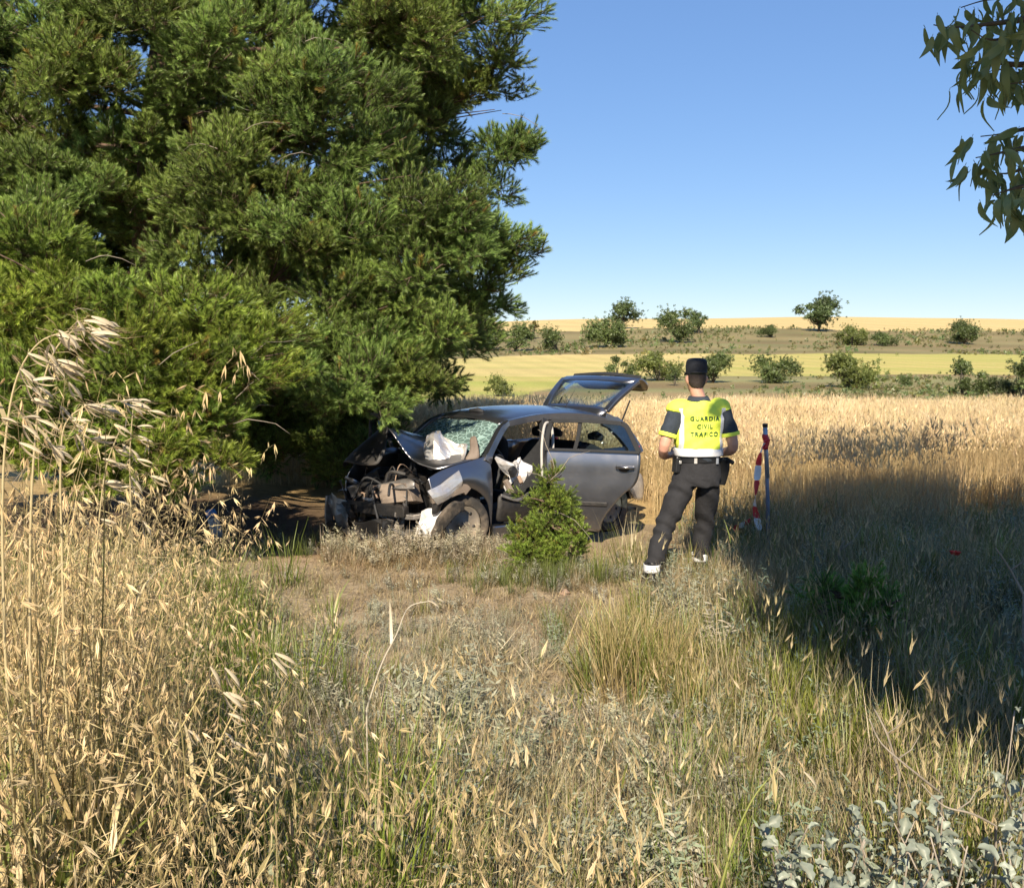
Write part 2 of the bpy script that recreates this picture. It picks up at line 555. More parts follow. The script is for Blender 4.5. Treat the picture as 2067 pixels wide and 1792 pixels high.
def shoot_proto(seed, L_=.12, nl=.048, n=84, w=.0034, g0=(.085, .125, .026), g1=(.25, .30, .070)):
    """a pine shoot: woody axis and a brush of needles; seen edge on from a few metres"""
    r = random.Random(seed); mb = MB()
    mb.col = (.12, .08, .05)
    mb.tube([(0, 0, -.05), (0, 0, L_ * .5), (.01, 0, L_)], [.004, .003, .002], 3)
    for i in range(n):
        t = r.uniform(.05, 1) ** .8
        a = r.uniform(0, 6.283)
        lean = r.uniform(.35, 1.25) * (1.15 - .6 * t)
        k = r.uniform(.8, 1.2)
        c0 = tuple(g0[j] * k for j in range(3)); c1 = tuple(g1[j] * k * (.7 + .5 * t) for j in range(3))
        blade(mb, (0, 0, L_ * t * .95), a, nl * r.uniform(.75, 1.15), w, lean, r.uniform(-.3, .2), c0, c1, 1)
    return mb


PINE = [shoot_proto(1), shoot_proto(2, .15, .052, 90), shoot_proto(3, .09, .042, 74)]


def pine_tuft_rot(nv, r, up=.55):
    """euler that points local +Z along a mix of outward normal and up"""
    d = Vector(nv) * .8 + Vector((r.gauss(0, .5), r.gauss(0, .5), up + r.gauss(0, .35)))
    e = d.to_track_quat('Z', 'Y') @ Quaternion((0, 0, 1), r.uniform(0, 6.28))
    return e.to_euler()


def pine_crown(name, clumps, parent, seed, tintc, dens=330, flat=.75, scale=(.8, 1.25)):
    r = random.Random(seed)
    o = Vector(parent.location)
    pos, rot, scl, pid, tint = [], [], [], [], []
    for (c, rad) in clumps:
        c = Vector(c) - o
        n = int(dens * rad * rad) + 12
        ph = [r.uniform(0, 6.28) for _ in range(6)]
        kt = r.uniform(.78, 1.22); warm = r.uniform(-.08, .10)
        # a clump is a handful of boughs: sub-lobes give a ragged outline with gaps
        lobes = [(Vector((r.gauss(0, .5), r.gauss(0, .5), r.gauss(.05, .38))), r.uniform(.35, .62)) for _ in range(7)]
        for _ in range(n):
            lc, lr = lobes[r.randrange(7)]
            d = Vector((r.gauss(0, 1), r.gauss(0, 1), r.gauss(0, 1))).normalized()
            rr = r.random() ** .42
            q = lc + d * lr * rr
            q.z *= flat
            pos.append(c + q * rad)
            nv = (q + d * .5).normalized()
            rot.append(pine_tuft_rot(nv, r)[:])
            scl.append(r.uniform(*scale))
            pid.append(r.randrange(len(PINE)))
            k = kt * r.uniform(.75, 1.25)
            if r.random() < .012: tint.append((1.6 * k, .95 * k, .9 * k))     # a browning shoot
            else: tint.append((tintc[0] * k * (1 + warm), tintc[1] * k, tintc[2] * k * (1 - warm)))
    ob = scatter(name, PINE, pos, rot, scl, pid, tint, MAT['needles'], parent)
    tag(ob, kind='stuff')
    return ob


def limb_path(a, b, r, sag=.04, n=6):
    a, b = Vector(a), Vector(b)
    L_ = (b - a).length
    return [a.lerp(b, i / n) + Vector((r.gauss(0, .03), r.gauss(0, .03), r.gauss(0, .02))) * L_ * (1 if 0 < i < n else 0) + Vector((0, 0, -sag * L_ * math.sin(math.pi * i / n))) for i in range(n + 1)]


def pine_wood(parent, base_path, base_r, clumps, seed, limb_r=.045, dead=0, skip=1, bark='pine_bark', nlimb=10 ** 6):
    r = random.Random(seed)
    o = Vector(parent.location)
    tp = [Vector(p) - o for p in base_path]
    fine = [a.lerp(b, k / 8) for a, b in zip(tp, tp[1:]) for k in range(8)]
    zmin = .35 * tp[-1].z if tp[-1].z < 4 else 1.5
    fine = [p for p in fine if p.z > min(zmin, tp[-1].z * .3)]
    mb = MB(); mb.tube(tp, base_r, 12); mb.build('trunk', MAT[bark], parent)
    mb = MB()
    for i, (c, rad) in enumerate(clumps):
        if i % skip or i > nlimb: continue
        c = Vector(c) - o
        t = r.choice(sorted(fine, key=lambda p: abs(p.z - (c.z - .25 * abs((c - p).xy.length))))[:5])
        pth = limb_path(t, c, r, .08)
        mb.tube(pth, [limb_r * (1 - .75 * k / 6) for k in range(7)], 5)
        for _ in range(5):
            e = c + Vector((r.gauss(0, .6), r.gauss(0, .6), r.gauss(0, .4))) * rad
            mb.tube(limb_path(pth[4], e, r, 0, 3), [.014, .011, .008, .004], 4)
    mb.build('limbs', MAT[bark], parent)
    if dead:
        mb = MB()
        for _ in range(dead):
            c, rad = clumps[r.randrange(len(clumps))]
            c = Vector(c) - o + Vector((r.gauss(0, .6), -r.uniform(.2, .9), r.gauss(-.1, .5))) * rad
            e = c + Vector((r.gauss(0, 1), r.gauss(0, .5), r.gauss(.1, .35))).normalized() * r.uniform(.2, .55)
            mb.tube(limb_path(c, e, r, -.15, 4), [.004, .0036, .003, .0025, .0015], 4)
        tag(mb.build('dead_twigs', MAT['dead_twig'], parent), kind='stuff')


def clump_list(tab, d_jit, seed):
    r = random.Random(seed); out = []
    for row in tab:
        px, py, rp, d = row
        d = d + r.uniform(-d_jit, d_jit)
        out.append((at(px, py, d), rp / 1984 * d))
    return out


# ------------------------------------------------------------------ the big pine
big = [(60, 40, 115, 10.6), (190, 30, 115, 10.4), (330, 50, 105, 10.6), (450, 90, 105, 10.6), (110, 150, 110, 10.3), (230, 180, 95, 10.5),
       (370, 190, 80, 10.8), (700, 40, 95, 11.2), (790, 70, 105, 11.2), (880, 50, 105, 11.4), (960, 40, 95, 11.6), (1000, 120, 60, 11.6),
       (945, 185, 62, 11.9), (560, 165, 95, 10.4), (640, 165, 105, 10.2), (590, 265, 125, 9.9), (490, 255, 85, 10.2), (700, 280, 105, 10.1), (775, 290, 52, 10.2),
       (1010, 310, 72, 12.0), (1005, 375, 55, 12.1), (660, 395, 105, 10.2), (570, 370, 105, 10.1), (460, 345, 105, 10.1),
       (60, 330, 105, 10.2), (160, 360, 85, 10.3), (60, 430, 95, 9.8), (400, 420, 80, 10.2), (400, 340, 60, 10.3),
       (820, 435, 115, 10.3), (900, 450, 105, 10.5), (975, 480, 72, 11.0), (1020, 510, 52, 11.4), (700, 480, 105, 10.2), (600, 490, 85, 10.3), (490, 460, 80, 10.3),
       (420, 545, 80, 10.2), (490, 600, 75, 10.0), (760, 570, 105, 10.3), (860, 555, 95, 10.4), (950, 565, 75, 11.0), (990, 605, 50, 11.2), (670, 600, 80, 10.4),
       (850, 650, 80, 10.5), (925, 645, 52, 11.0), (760, 685, 95, 10.2), (640, 705, 80, 9.9), (700, 770, 85, 9.8), (800, 760, 72, 10.0), (845, 775, 40, 10.1),
       (250, 300, 85, 10.6), (40, 230, 85, 10.4), (150, 250, 60, 10.6), (330, 420, 70, 10.9), (270, 390, 65, 10.7), (150, 440, 70, 10.2), (350, 520, 60, 10.6), (330, 290, 60, 10.8), (90, 290, 70, 10.4),
       (600, 765, 62, 9.8), (560, 680, 60, 9.8), (880, 700, 42, 10.6), (720, 815, 38, 9.9), (800, 800, 34, 10.0), (640, 815, 36, 9.9)]
rb = random.Random(5)
back = []
for _ in range(105):         # the far side of the crown, in its own shade
    px, py = rb.uniform(-500, 900), rb.uniform(-700, 700)
    if abs(px - 235) < 60 and abs(py - 460) < 35: continue
    back.append((px, py, rb.uniform(95, 140), rb.uniform(12.2, 14.2)))
back += [(860, 250, 80, 12.9), (830, 330, 80, 12.9), (900, 180, 75, 12.6), (800, 200, 85, 12.8), (860, 390, 70, 12.8), (920, 340, 45, 13.0),
         (600, 80, 80, 12.6), (640, 560, 90, 12.6), (560, 440, 90, 12.6), (700, 640, 80, 12.4), (560, 560, 90, 12.3), (850, 620, 70, 12.4)]
topp = [(rb.uniform(-300, 950), rb.uniform(-800, -60), rb.uniform(95, 130), rb.uniform(10.6, 12.4)) for _ in range(46)]
lefts = [(rb.uniform(-420, -40), rb.uniform(0, 760), rb.uniform(95, 130), rb.uniform(9.8, 12.0)) for _ in range(22)]
bigc = clump_list(big, .25, 1) + clump_list(back, .2, 2) + clump_list(topp, .2, 3) + clump_list(lefts, .2, 4)
tb = at(322, 980, 11.6); tb.z = tz(tb.x, tb.y)
pine = empty('pine_tree', tb)
tag(pine, 'huge dense pine tree filling the upper left behind the wreck', 'tree')
rk = random.Random(15)
low = [(rk.uniform(380, 800), rk.uniform(720, 930), rk.uniform(60, 90), rk.uniform(14.6, 16.4)) for _ in range(30)]
bigc += clump_list(low, .2, 6)
pine_wood(pine, [tb + Vector((0, 0, -.2)), tb + Vector((.03, 0, 1)), at(310, 520, 11.7), at(325, 240, 11.7), at(360, -100, 11.7), at(400, -600, 11.7)], [.34, .28, .25, .22, .17, .06], bigc, 7, .04, 110, 3, nlimb=110)
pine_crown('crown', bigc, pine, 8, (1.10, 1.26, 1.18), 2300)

# ------------------------------------------------------------------ younger pine in front of it, at the left
yng = [(60, 500, 95, 8.6), (150, 590, 115, 8.4), (50, 640, 105, 8.2), (280, 630, 100, 8.3), (390, 640, 85, 8.3), (470, 660, 75, 8.3), (520, 700, 55, 8.4), (170, 720, 120, 8.0),
       (320, 750, 110, 8.0), (430, 760, 85, 8.1), (510, 770, 40, 8.3), (80, 800, 115, 7.8), (210, 850, 105, 7.8), (330, 870, 95, 7.9), (425, 850, 62, 8.0), (430, 930, 42, 8.1), (340, 950, 52, 8.0),
       (240, 960, 62, 7.9), (100, 920, 85, 7.8), (-80, 560, 120, 8.3), (-120, 720, 130, 8.1), (-100, 880, 120, 8.0), (-260, 700, 130, 8.4), (-260, 860, 120, 8.4),
       (120, 680, 110, 9.2), (300, 720, 110, 9.2), (420, 800, 80, 9.1), (200, 900, 90, 9.0), (0, 760, 120, 9.2), (-60, 470, 90, 8.9)]
yc = clump_list(yng, .15, 11)
yb = at(190, 1050, 8.7); yb.z = tz(yb.x, yb.y)
young = empty('young_pine', yb)
tag(young, 'bushy bright green young pine at the left behind the tall oats', 'tree')
pine_wood(young, [yb + Vector((0, 0, -.15)), yb + Vector((.05, 0, .8)), yb + Vector((0, .05, 1.8)), yb + Vector((-.15, 0, 2.9))], [.11, .09, .06, .02], yc, 12, .03, 45)
pine_crown('crown', yc, young, 13, (1.32, 1.45, .9), 2700)

# small pine sapling in front of the wreck
sb = Vector((.30, 8.45, tz(.30, 8.45)))
sap = empty('pine_sapling', sb)
tag(sap, 'small green pine sapling growing in front of the grey car door', 'sapling')
sc_ = []
rs = random.Random(31)
for (dx, dz, rr) in [(-.28, .2, .17), (-.1, .22, .2), (.12, .2, .2), (.3, .22, .17), (.38, .36, .12), (-.22, .40, .16), (.0, .42, .2), (.2, .42, .17), (.04, .62, .15), (-.12, .60, .12), (.14, .60, .13), (.05, .80, .10), (-.02, .72, .1), (-.33, .36, .1)]:
    sc_.append((sb + Vector((dx * .72, rs.uniform(-.12, .12), dz * 1.08)), rr * .85))
pine_wood(sap, [sb + Vector((0, 0, -.1)), sb + Vector((.02, 0, .45)), sb + Vector((.04, 0, .85))], [.03, .02, .006], sc_, 32, .012, 8)
pine_crown('crown', sc_, sap, 33, (1.15, 1.25, .8), 6000, .9, (.4, .7))

# broom-like green shrub at the right
gb = Vector((2.2, 6.2, tz(2.2, 6.2)))
shrub = empty('green_shrub', gb)
tag(shrub, 'low feathery green shrub at the edge of the shade on the right', 'shrub')
sc2 = [(gb + Vector((dx, dy, dz)), rr) for dx, dy, dz, rr in [(-.15, 0, .15, .17), (.12, .05, .17, .17), (0, -.05, .3, .17), (.05, 0, .45, .13), (-.12, .05, .38, .12), (.2, 0, .32, .12)]]
pine_wood(shrub, [gb + Vector((0, 0, -.08)), gb + Vector((0, 0, .2)), gb + Vector((.02, 0, .45))], [.02, .014, .005], sc2, 35, .008)
pine_crown('crown', sc2, shrub, 36, (.8, 1.3, .8), 4200, .9, (.5, .8))


# ------------------------------------------------------------------ broadleaf trees
def leaf_clump_proto(seed, n=26, L_=.22, w=.12, c=(.085, .115, .034)):
    r = random.Random(seed); mb = MB()
    for _ in range(n):
        d = Vector((r.gauss(0, 1), r.gauss(0, 1), r.gauss(.25, .8))).normalized()
        k = r.uniform(.7, 1.3)
        lens(mb, d * r.uniform(.0, .25), d + Vector((r.gauss(0, .5), r.gauss(0, .5), r.gauss(0, .5))), L_ * r.uniform(.7, 1.3), w, tuple(x * k for x in c), two=False)
    return mb


LEAF = [leaf_clump_proto(41), leaf_clump_proto(42, 30, .2, .13), leaf_clump_proto(43, 22, .26, .12)]


def broad_tree(name, foot, w, h, seed, label, group, trunk_frac=.25, tint=(1, 1, 1), unit=None, cat='tree', dark=1.0):
    r = random.Random(seed)
    o = empty(name, foot)
    tag(o, label, cat, group)
    unit = unit or h * .115
    base = h * trunk_frac
    mb = MB()
    mb.tube([(0, 0, -.3), (r.gauss(0, .02) * w, 0, base), (r.gauss(0, .04) * w, 0, h * .6)], [.045 * h, .035 * h, .012 * h], 7)
    mb.build('trunk', MAT['branch_bark'], o)
    lobes = []
    nl = 7 + int(7 * r.random())
    for i in range(nl):
        a = r.uniform(0, 6.28); q = r.random() ** .5
        zf = (i + r.random()) / nl
        wid = math.sin(math.pi * (.18 + .74 * zf)) ** .7
        if r.random() < .12: continue
        lobes.append((Vector((math.cos(a) * q * w * .50 * wid, math.sin(a) * q * w * .50 * wid, base + (h - base) * (.14 + .70 * zf))), r.choice((.11, .15, .2, .27)) * r.uniform(.85, 1.2) * min(w, (h - base) * 1.5), r.uniform(.7, 1.35)))
    mb = MB()
    for lc, lr, k in lobes:
        mb.tube(limb_path((0, 0, base * .7), lc, r, .05, 4), [.02 * h, .016 * h, .012 * h, .008 * h, .004 * h], 5)
    mb.build('limbs', MAT['branch_bark'], o)
    pos, rot, scl, pid, tn = [], [], [], [], []
    for lc, lr, k in lobes:
        n = int(34 * (lr / unit) ** 2) + 8
        for _ in range(min(n, 260)):
            d = Vector((r.gauss(0, 1), r.gauss(0, 1), r.gauss(0, 1))).normalized()
            p = lc + Vector((d.x, d.y, d.z * .8)) * lr * r.random() ** .4 * (1 + .40 * r.gauss(0, 1))
            pos.append(p); rot.append((r.uniform(0, 6.28), r.uniform(0, 6.28), r.uniform(0, 6.28)))
            scl.append(unit * r.uniform(.8, 1.5)); pid.append(r.randrange(3))
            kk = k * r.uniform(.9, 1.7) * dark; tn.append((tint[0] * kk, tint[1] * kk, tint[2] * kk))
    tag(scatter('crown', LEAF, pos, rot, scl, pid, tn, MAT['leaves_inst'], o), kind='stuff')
    return o


def bg_tree(name, px, py, wpx, hpx, seed, label, group, **kw):
    y0 = kw.pop('y0', 20.)
    p = ground_hit(px, py, y0)
    s = p.y / 1984
    p.z -= .1
    return broad_tree(name, p, wpx * s, hpx * s, seed, label, group, **kw)


RT, FT = 'trees along the far ridge', 'bushes between the fields'
G1, G2, G3 = (1, 1, 1), (1.35, 1.2, 1.0), (.9, .95, 1.15)
bg_tree('field_tree', 1652, 668, 96, 66, 145, 'broad round tree on the skyline, tallest of the ridge trees', RT, y0=140, trunk_frac=.28, tint=G3)
bg_tree('field_tree', 1372, 690, 82, 70, 102, 'dense dark tree on the ridge above the officer\'s cap', RT, y0=140, trunk_frac=.1)
bg_tree('field_tree', 1410, 672, 36, 44, 103, 'slim pale tree touching the right of the dense tree above the officer', RT, y0=140, trunk_frac=.3, tint=G3)
bg_tree('field_tree', 1256, 664, 60, 56, 104, 'dome shaped skyline tree above the raised tailgate', RT, y0=140, trunk_frac=.2, tint=G3)
bg_tree('field_tree', 1232, 700, 84, 60, 105, 'wide green tree just below the dome shaped skyline tree', RT, y0=120, trunk_frac=.12)
bg_tree('field_tree', 1125, 710, 70, 52, 106, 'pointed green bush tree between two trees above the car roof', RT, y0=120, trunk_frac=.08)
bg_tree('field_tree', 1040, 708, 70, 58, 107, 'green ridge tree beside a thin bare stemmed tree', RT, y0=120, trunk_frac=.1)
bg_tree('field_tree', 1077, 684, 18, 38, 108, 'thin brownish tree like a post on the ridge', RT, y0=120, trunk_frac=.45, tint=(1.7, 1.1, 1))
bg_tree('field_tree', 984, 704, 50, 42, 109, 'leftmost greyish ridge tree next to the big pine', RT, y0=120, trunk_frac=.15, tint=G3)
bg_tree('field_tree', 1557, 680, 44, 27, 110, 'small dark bush left of the tallest skyline tree', RT, y0=120, trunk_frac=.05, dark=.8)
bg_tree('field_tree', 1720, 696, 56, 40, 111, 'olive bush right below the tallest skyline tree', RT, y0=120, trunk_frac=.05, tint=G2)
bg_tree('field_tree', 1788, 697, 74, 30, 112, 'long low green bush on the upper slope', RT, y0=120, trunk_frac=.03)
bg_tree('field_tree', 1945, 694, 62, 46, 113, 'rounded dark tree alone at the right of the ridge', RT, y0=120, trunk_frac=.1, dark=.85)
bg_tree('field_bush', 1004, 799, 52, 42, 121, 'single small bush in the green field left of the tailgate', FT, trunk_frac=.08, tint=G2)
bg_tree('field_bush', 1248, 762, 66, 48, 122, 'bush right behind the raised tailgate', FT, y0=60, trunk_frac=.05)
bg_tree('field_bush', 1330, 768, 90, 62, 123, 'yellowish bush at the left of the officer\'s head', FT, y0=60, trunk_frac=.05, tint=G2)
bg_tree('field_bush', 1362, 778, 50, 44, 124, 'dark low bush against the left of the cap', FT, y0=50, trunk_frac=.05, dark=.8)
bg_tree('field_bush', 1440, 772, 84, 64, 125, 'full green bush at the right of the officer\'s head', FT, y0=60, trunk_frac=.05)
bg_tree('field_bush', 1566, 772, 100, 64, 126, 'dark rounded bush halfway between the officer and the largest bush', FT, y0=60, trunk_frac=.06, dark=.9)
bg_tree('field_bush', 1714, 782, 122, 84, 127, 'largest olive bush beyond the wheat on the right', FT, y0=55, trunk_frac=.06, tint=G2)
bg_tree('field_bush', 1834, 778, 32, 22, 128, 'tiny bush between the two large bushes on the right', FT, y0=55, trunk_frac=.03)
bg_tree('field_bush', 1944, 797, 96, 80, 129, 'bright green bush near the right edge of the picture', FT, trunk_frac=.05)
bg_tree('field_bush', 2012, 799, 70, 42, 130, 'low dark bush between the two rightmost bushes', FT, trunk_frac=.02, dark=.45)
bg_tree('field_bush', 2066, 803, 70, 100, 131, 'green bush cut by the right edge of the picture', FT, trunk_frac=.05)

# scattered low scrub on the slopes (nobody could count it)
rsx = np.random.RandomState(77)
pos, rot, scl, pid, tn = [], [], [], [], []
while len(pos) < 5200:
    y = rsx.choice([rsx.uniform(40, 95), rsx.uniform(150, 236)])
    x = rsx.uniform(-.35, .75) * y
    if y < 100 and x < -.83 + (y - 50) * .215: continue
    if wob(x, y, 16, 33) + rsx.normal(0, .35) < .15: continue
    pos.append((x, y, tz(x, y) + .02 * y * .06)); rot.append(tuple(rsx.uniform(0, 6.28, 3)))
    scl.append((.45 if y < 100 else .9) * rsx.uniform(.5, 1.3) * (1 + 1.2 * rsx.rand() ** 6)); pid.append(rsx.randint(3))
    k = rsx.uniform(.8, 1.5); tn.append((k * rsx.uniform(1.0, 1.9), k * rsx.uniform(1.0, 1.4), k * 1.3))
tag(scatter('low_scrub', LEAF, pos, rot, scl, pid, tn, MAT['leaves_inst']), 'low dry scrub scattered over the slopes beyond the wheat', 'scrub', kind='stuff')

# ------------------------------------------------------------------ wheat field
def wheat_proto(seed, n=34, rad=.24, h=.72):
    r = random.Random(seed); mb = MB()
    for _ in range(n):
        a, q = r.uniform(0, 6.28), rad * r.random() ** .5
        k = r.uniform(.75, 1.2)
        st = (.60 * k, .46 * k, .24 * k); st0 = (.48 * k, .36 * k, .18 * k)
        hh = h * r.uniform(.78, 1.1)
        tip = blade(mb, (q * math.cos(a), q * math.sin(a), 0), r.uniform(0, 6.28), hh, .006, r.uniform(0, .14), r.uniform(0, .25), st0, st, 2)
        d = Vector((r.gauss(0, .45), r.gauss(0, .45), 1))
        lens(mb, tip, d, r.uniform(.07, .10), .016, (.68 * k, .53 * k, .30 * k))
        for _ in range(2):
            lens(mb, tip + Vector((0, 0, .04)), d + Vector((r.gauss(0, .25), r.gauss(0, .25), 0)), r.uniform(.10, .15), .003, (.70 * k, .56 * k, .33 * k), two=False)
        if r.random() < .6:
            blade(mb, (q * math.cos(a), q * math.sin(a), hh * r.uniform(.2, .6)), r.uniform(0, 6.28), .22, .009, .5, 1.4, st, st, 2)
    return mb


WHEAT = [wheat_proto(51), wheat_proto(52), wheat_proto(53), wheat_proto(54)]
rw = np.random.RandomState(9)
PX, PY = [], []
y = 11.4
while y < 34.5:
    step = .21 + .011 * (y - 11)
    xs = np.arange(-.16 * y - 2, .60 * y + 1.5, step)
    PX.append(xs + rw.uniform(-.6, .6, len(xs)) * step); PY.append(y + rw.uniform(-.6, .6, len(xs)) * step)
    y += step
PX, PY = np.concatenate(PX), np.concatenate(PY)
front = 11.7 + .35 * np.sin(PX * 1.3) + np.where(PX < 1.9, 1.9, 0) + np.where(PX < -.6, 1.5, 0)
ok = (PY > front) & (wob(PX, PY, 1.6, 44) < .95)
PX, PY = PX[ok], PY[ok]
n = len(PX)
pos = np.stack([PX, PY, terrain(PX, PY) - .02], -1)
rot = np.stack([rw.normal(0, .05, n), rw.normal(0, .05, n), rw.uniform(0, 6.28, n)], -1)
scl = rw.uniform(.85, 1.1, n) * (1 + .10 * wob(PX, PY, 3, 45))
pid = rw.randint(0, 4, n)
k = rw.uniform(.88, 1.12, n) * (1 + .07 * wob(PX, PY, 5, 46))
tn = np.stack([k, k * rw.uniform(.95, 1.05, n), k], -1)
tag(scatter('wheat_field', WHEAT, pos, rot, scl, pid, tn, MAT['grass']), 'ripe golden wheat standing beyond the wreck and the officer', 'wheat', kind='stuff')


# ------------------------------------------------------------------ verge grasses
def spikelet(mb, p, d, L_, col):
    d = Vector(d).normalized()
    for sgn in (-1, 1):
        dd = d + d.orthogonal().normalized() * .16 * sgn
        lens(mb, p, dd, L_, L_ * .15, tuple(c * (1.08 if sgn > 0 else .9) for c in col))
    lens(mb, p + d * L_ * .7, d + Vector((.12, .1, .1)), L_ * .9, L_ * .03, tuple(c * .7 for c in col), two=False)


def oat_proto(seed, n=3, h=(.5, .85)):
    r = random.Random(seed); mb = MB()
    for _ in range(n):
        a, q = r.uniform(0, 6.28), .07 * r.random()
        b = (q * math.cos(a), q * math.sin(a), 0)
        k = r.uniform(.85, 1.15); g = r.random()
        st0 = (.15 * k, .16 * k + .03 * g, .045 * k); st1 = (.46 * k, .38 * k, .20 * k)
        az, hh, ln, bn = r.uniform(0, 6.28), r.uniform(*h), r.uniform(0, .2), r.uniform(.1, .5)
        hv = Vector((math.cos(az), math.sin(az), 0))
        for w_ in (0, 1.57):
            tip = blade(mb, b, az, hh, .0045, ln, bn, st0, st1, 5)
        pts = []
        p = Vector(b); ang = ln
        for i in range(20):
            p = p + (hv * math.sin(ang) + Vector((0, 0, math.cos(ang)))) * hh / 20; ang += bn / 20; pts.append(p.copy())
        for _ in range(12):
            i = r.randrange(12, 20)
            o = Vector((r.gauss(0, 1), r.gauss(0, 1), r.gauss(.1, .4))).normalized() * r.uniform(.015, .06)
            lens(mb, pts[i], o, o.length, .0016, st1, two=False)
            kk = r.uniform(.85, 1.15)
            spikelet(mb, pts[i] + o, o * 4 + Vector((0, 0, -r.uniform(.02, .5))), r.uniform(.017, .027), (.62 * kk, .50 * kk, .28 * kk))
        for _ in range(3):
            c = (.48 * k, .38 * k, .18 * k) if r.random() < .6 else (.20 * k, .24 * k, .05 * k)
            blade(mb, (b[0], b[1], hh * r.uniform(.05, .5)), r.uniform(0, 6.28), r.uniform(.15, .28), .010, r.uniform(.3, .6), r.uniform(.6, 1.8), c, c, 3)
    return mb


def barley_proto(seed, n=8, h=(.26, .48)):
    r = random.Random(seed); mb = MB()
    for _ in range(n):
        a, q = r.uniform(0, 6.28), .10 * r.random()
        k = r.uniform(.8, 1.15)
        st0 = (.18 * k, .16 * k, .06 * k); st1 = (.43 * k, .36 * k, .20 * k)
        tip = blade(mb, (q * math.cos(a), q * math.sin(a), 0), r.uniform(0, 6.28), r.uniform(*h), .004, r.uniform(0, .3), r.uniform(0, .4), st0, st1, 3)
        d = Vector((r.gauss(0, .35), r.gauss(0, .35), 1)).normalized()
        hd = (.54 * k, .44 * k, .24 * k)
        lens(mb, tip, d, r.uniform(.04, .06), .009, hd)
        for _ in range(7):
            t = r.random() * .045
            lens(mb, tip + d * t, d + Vector((r.gauss(0, .22), r.gauss(0, .22), 0)), r.uniform(.03, .055), .0014, hd, two=False)
        blade(mb, (q * math.cos(a), q * math.sin(a), .05), r.uniform(0, 6.28), r.uniform(.12, .22), .006, .4, 1.3, st1, st1, 2)
    return mb


def tuft_proto(seed, n, h, c0, c1, rad=.09, w=.005, lean=.35, bend=.9):
    r = random.Random(seed); mb = MB()
    for _ in range(n):
        a, q = r.uniform(0, 6.28), rad * r.random() ** .7
        k = r.uniform(.7, 1.25)
        blade(mb, (q * math.cos(a), q * math.sin(a), 0), a + r.gauss(0, .9), r.uniform(*h), w * r.uniform(.6, 1.4), r.uniform(0, lean), r.uniform(0, bend),
              tuple(x * k for x in c0), tuple(x * k for x in c1), 3)
    return mb


def herb_proto(seed, n=7, h=(.22, .42), c=(.31, .33, .24)):
    r = random.Random(seed); mb = MB()
    for _ in range(n):
        az, hh, ln, bn = r.uniform(0, 6.28), r.uniform(*h), r.uniform(0, .6), r.uniform(-.3, .5)
        blade(mb, (0, 0, 0), az, hh, .004, ln, bn, (.25, .20, .12), c, 4)
        hv = Vector((math.cos(az), math.sin(az), 0)); p = Vector((0, 0, 0)); ang = ln
        for i in range(16):
            p = p + (hv * math.sin(ang) + Vector((0, 0, math.cos(ang)))) * hh / 16; ang += bn / 16
            if i < 3: continue
            for _ in range(2):
                k = r.uniform(.7, 1.25)
                lens(mb, p, (r.gauss(0, 1), r.gauss(0, 1), r.gauss(.5, .5)), r.uniform(.02, .05), .009, tuple(x * k for x in c), two=False)
    return mb


def mat_proto(seed, n=64, rad=.16, c0=(.34, .30, .21), c1=(.46, .42, .32)):
    """tangle of thin dead stems"""
    r = random.Random(seed); mb = MB()
    for _ in range(n):
        a, q = r.uniform(0, 6.28), rad * r.random() ** .5
        k, g = r.uniform(.6, 1.25), r.random()
        c = tuple((c0[j] * (1 - g) + c1[j] * g) * k for j in range(3))
        if r.random() < .2: c = (.26 * k, .29 * k, .16 * k)
        blade(mb, (q * math.cos(a), q * math.sin(a), r.uniform(0, .06)), r.uniform(0, 6.28), r.uniform(.07, .24), .003, r.uniform(.1, 1.35), r.uniform(-.9, 1.1), c, c, 3)
    return mb


def straw_proto(seed, n=26, rad=.22):
    """broken stalks lying on the ground"""
    r = random.Random(seed); mb = MB()
    for _ in range(n):
        a, q = r.uniform(0, 6.28), rad * r.random() ** .5
        k = r.uniform(.65, 1.2)
        c = (.46 * k, .37 * k, .22 * k)
        blade(mb, (q * math.cos(a), q * math.sin(a), r.uniform(.005, .05)), r.uniform(0, 6.28), r.uniform(.10, .32), .0045, r.uniform(1.15, 1.55), r.uniform(-.15, .3), c, c, 2)
    return mb


STRAW0, STRAW1 = (.22, .18, .085), (.45, .37, .21)
VERGE = [oat_proto(61), oat_proto(62), oat_proto(63, 3, (.7, 1.05)),                                       # 0 1 2
         barley_proto(64), barley_proto(65, 9, (.22, .4)), barley_proto(66, 6, (.34, .56)),               # 3 4 5
         tuft_proto(67, 34, (.2, .48), STRAW0, STRAW1), tuft_proto(68, 30, (.15, .36), STRAW0, STRAW1, .12, .004, .7, .9),   # 6 7
         tuft_proto(69, 36, (.18, .42), (.05, .075, .015), (.19, .23, .05)), tuft_proto(70, 30, (.12, .3), (.06, .08, .02), (.23, .25, .06), .12, .006),   # 8 9
         herb_proto(71), herb_proto(72, 8, (.15, .3), (.38, .37, .28)),                                      # 10 11
         straw_proto(73), straw_proto(74, 22, .26),                                                          # 12 13
         tuft_proto(75, 40, (.03, .13), STRAW0, (.46, .37, .21), .16, .004, .8, .6),                         # 14 stubble
         mat_proto(76), mat_proto(77, 56, .2, (.30, .29, .20), (.44, .43, .33)), mat_proto(78, 60, .18, (.36, .29, .19), (.50, .42, .28)),      # 15 16 17
         oat_proto(79, 3, (1.05, 1.35)), oat_proto(80, 3, (.9, 1.2))]                                           # 18 19
rg = np.random.RandomState(21)
pos, rot, scl, pid, tn = [], [], [], [], []


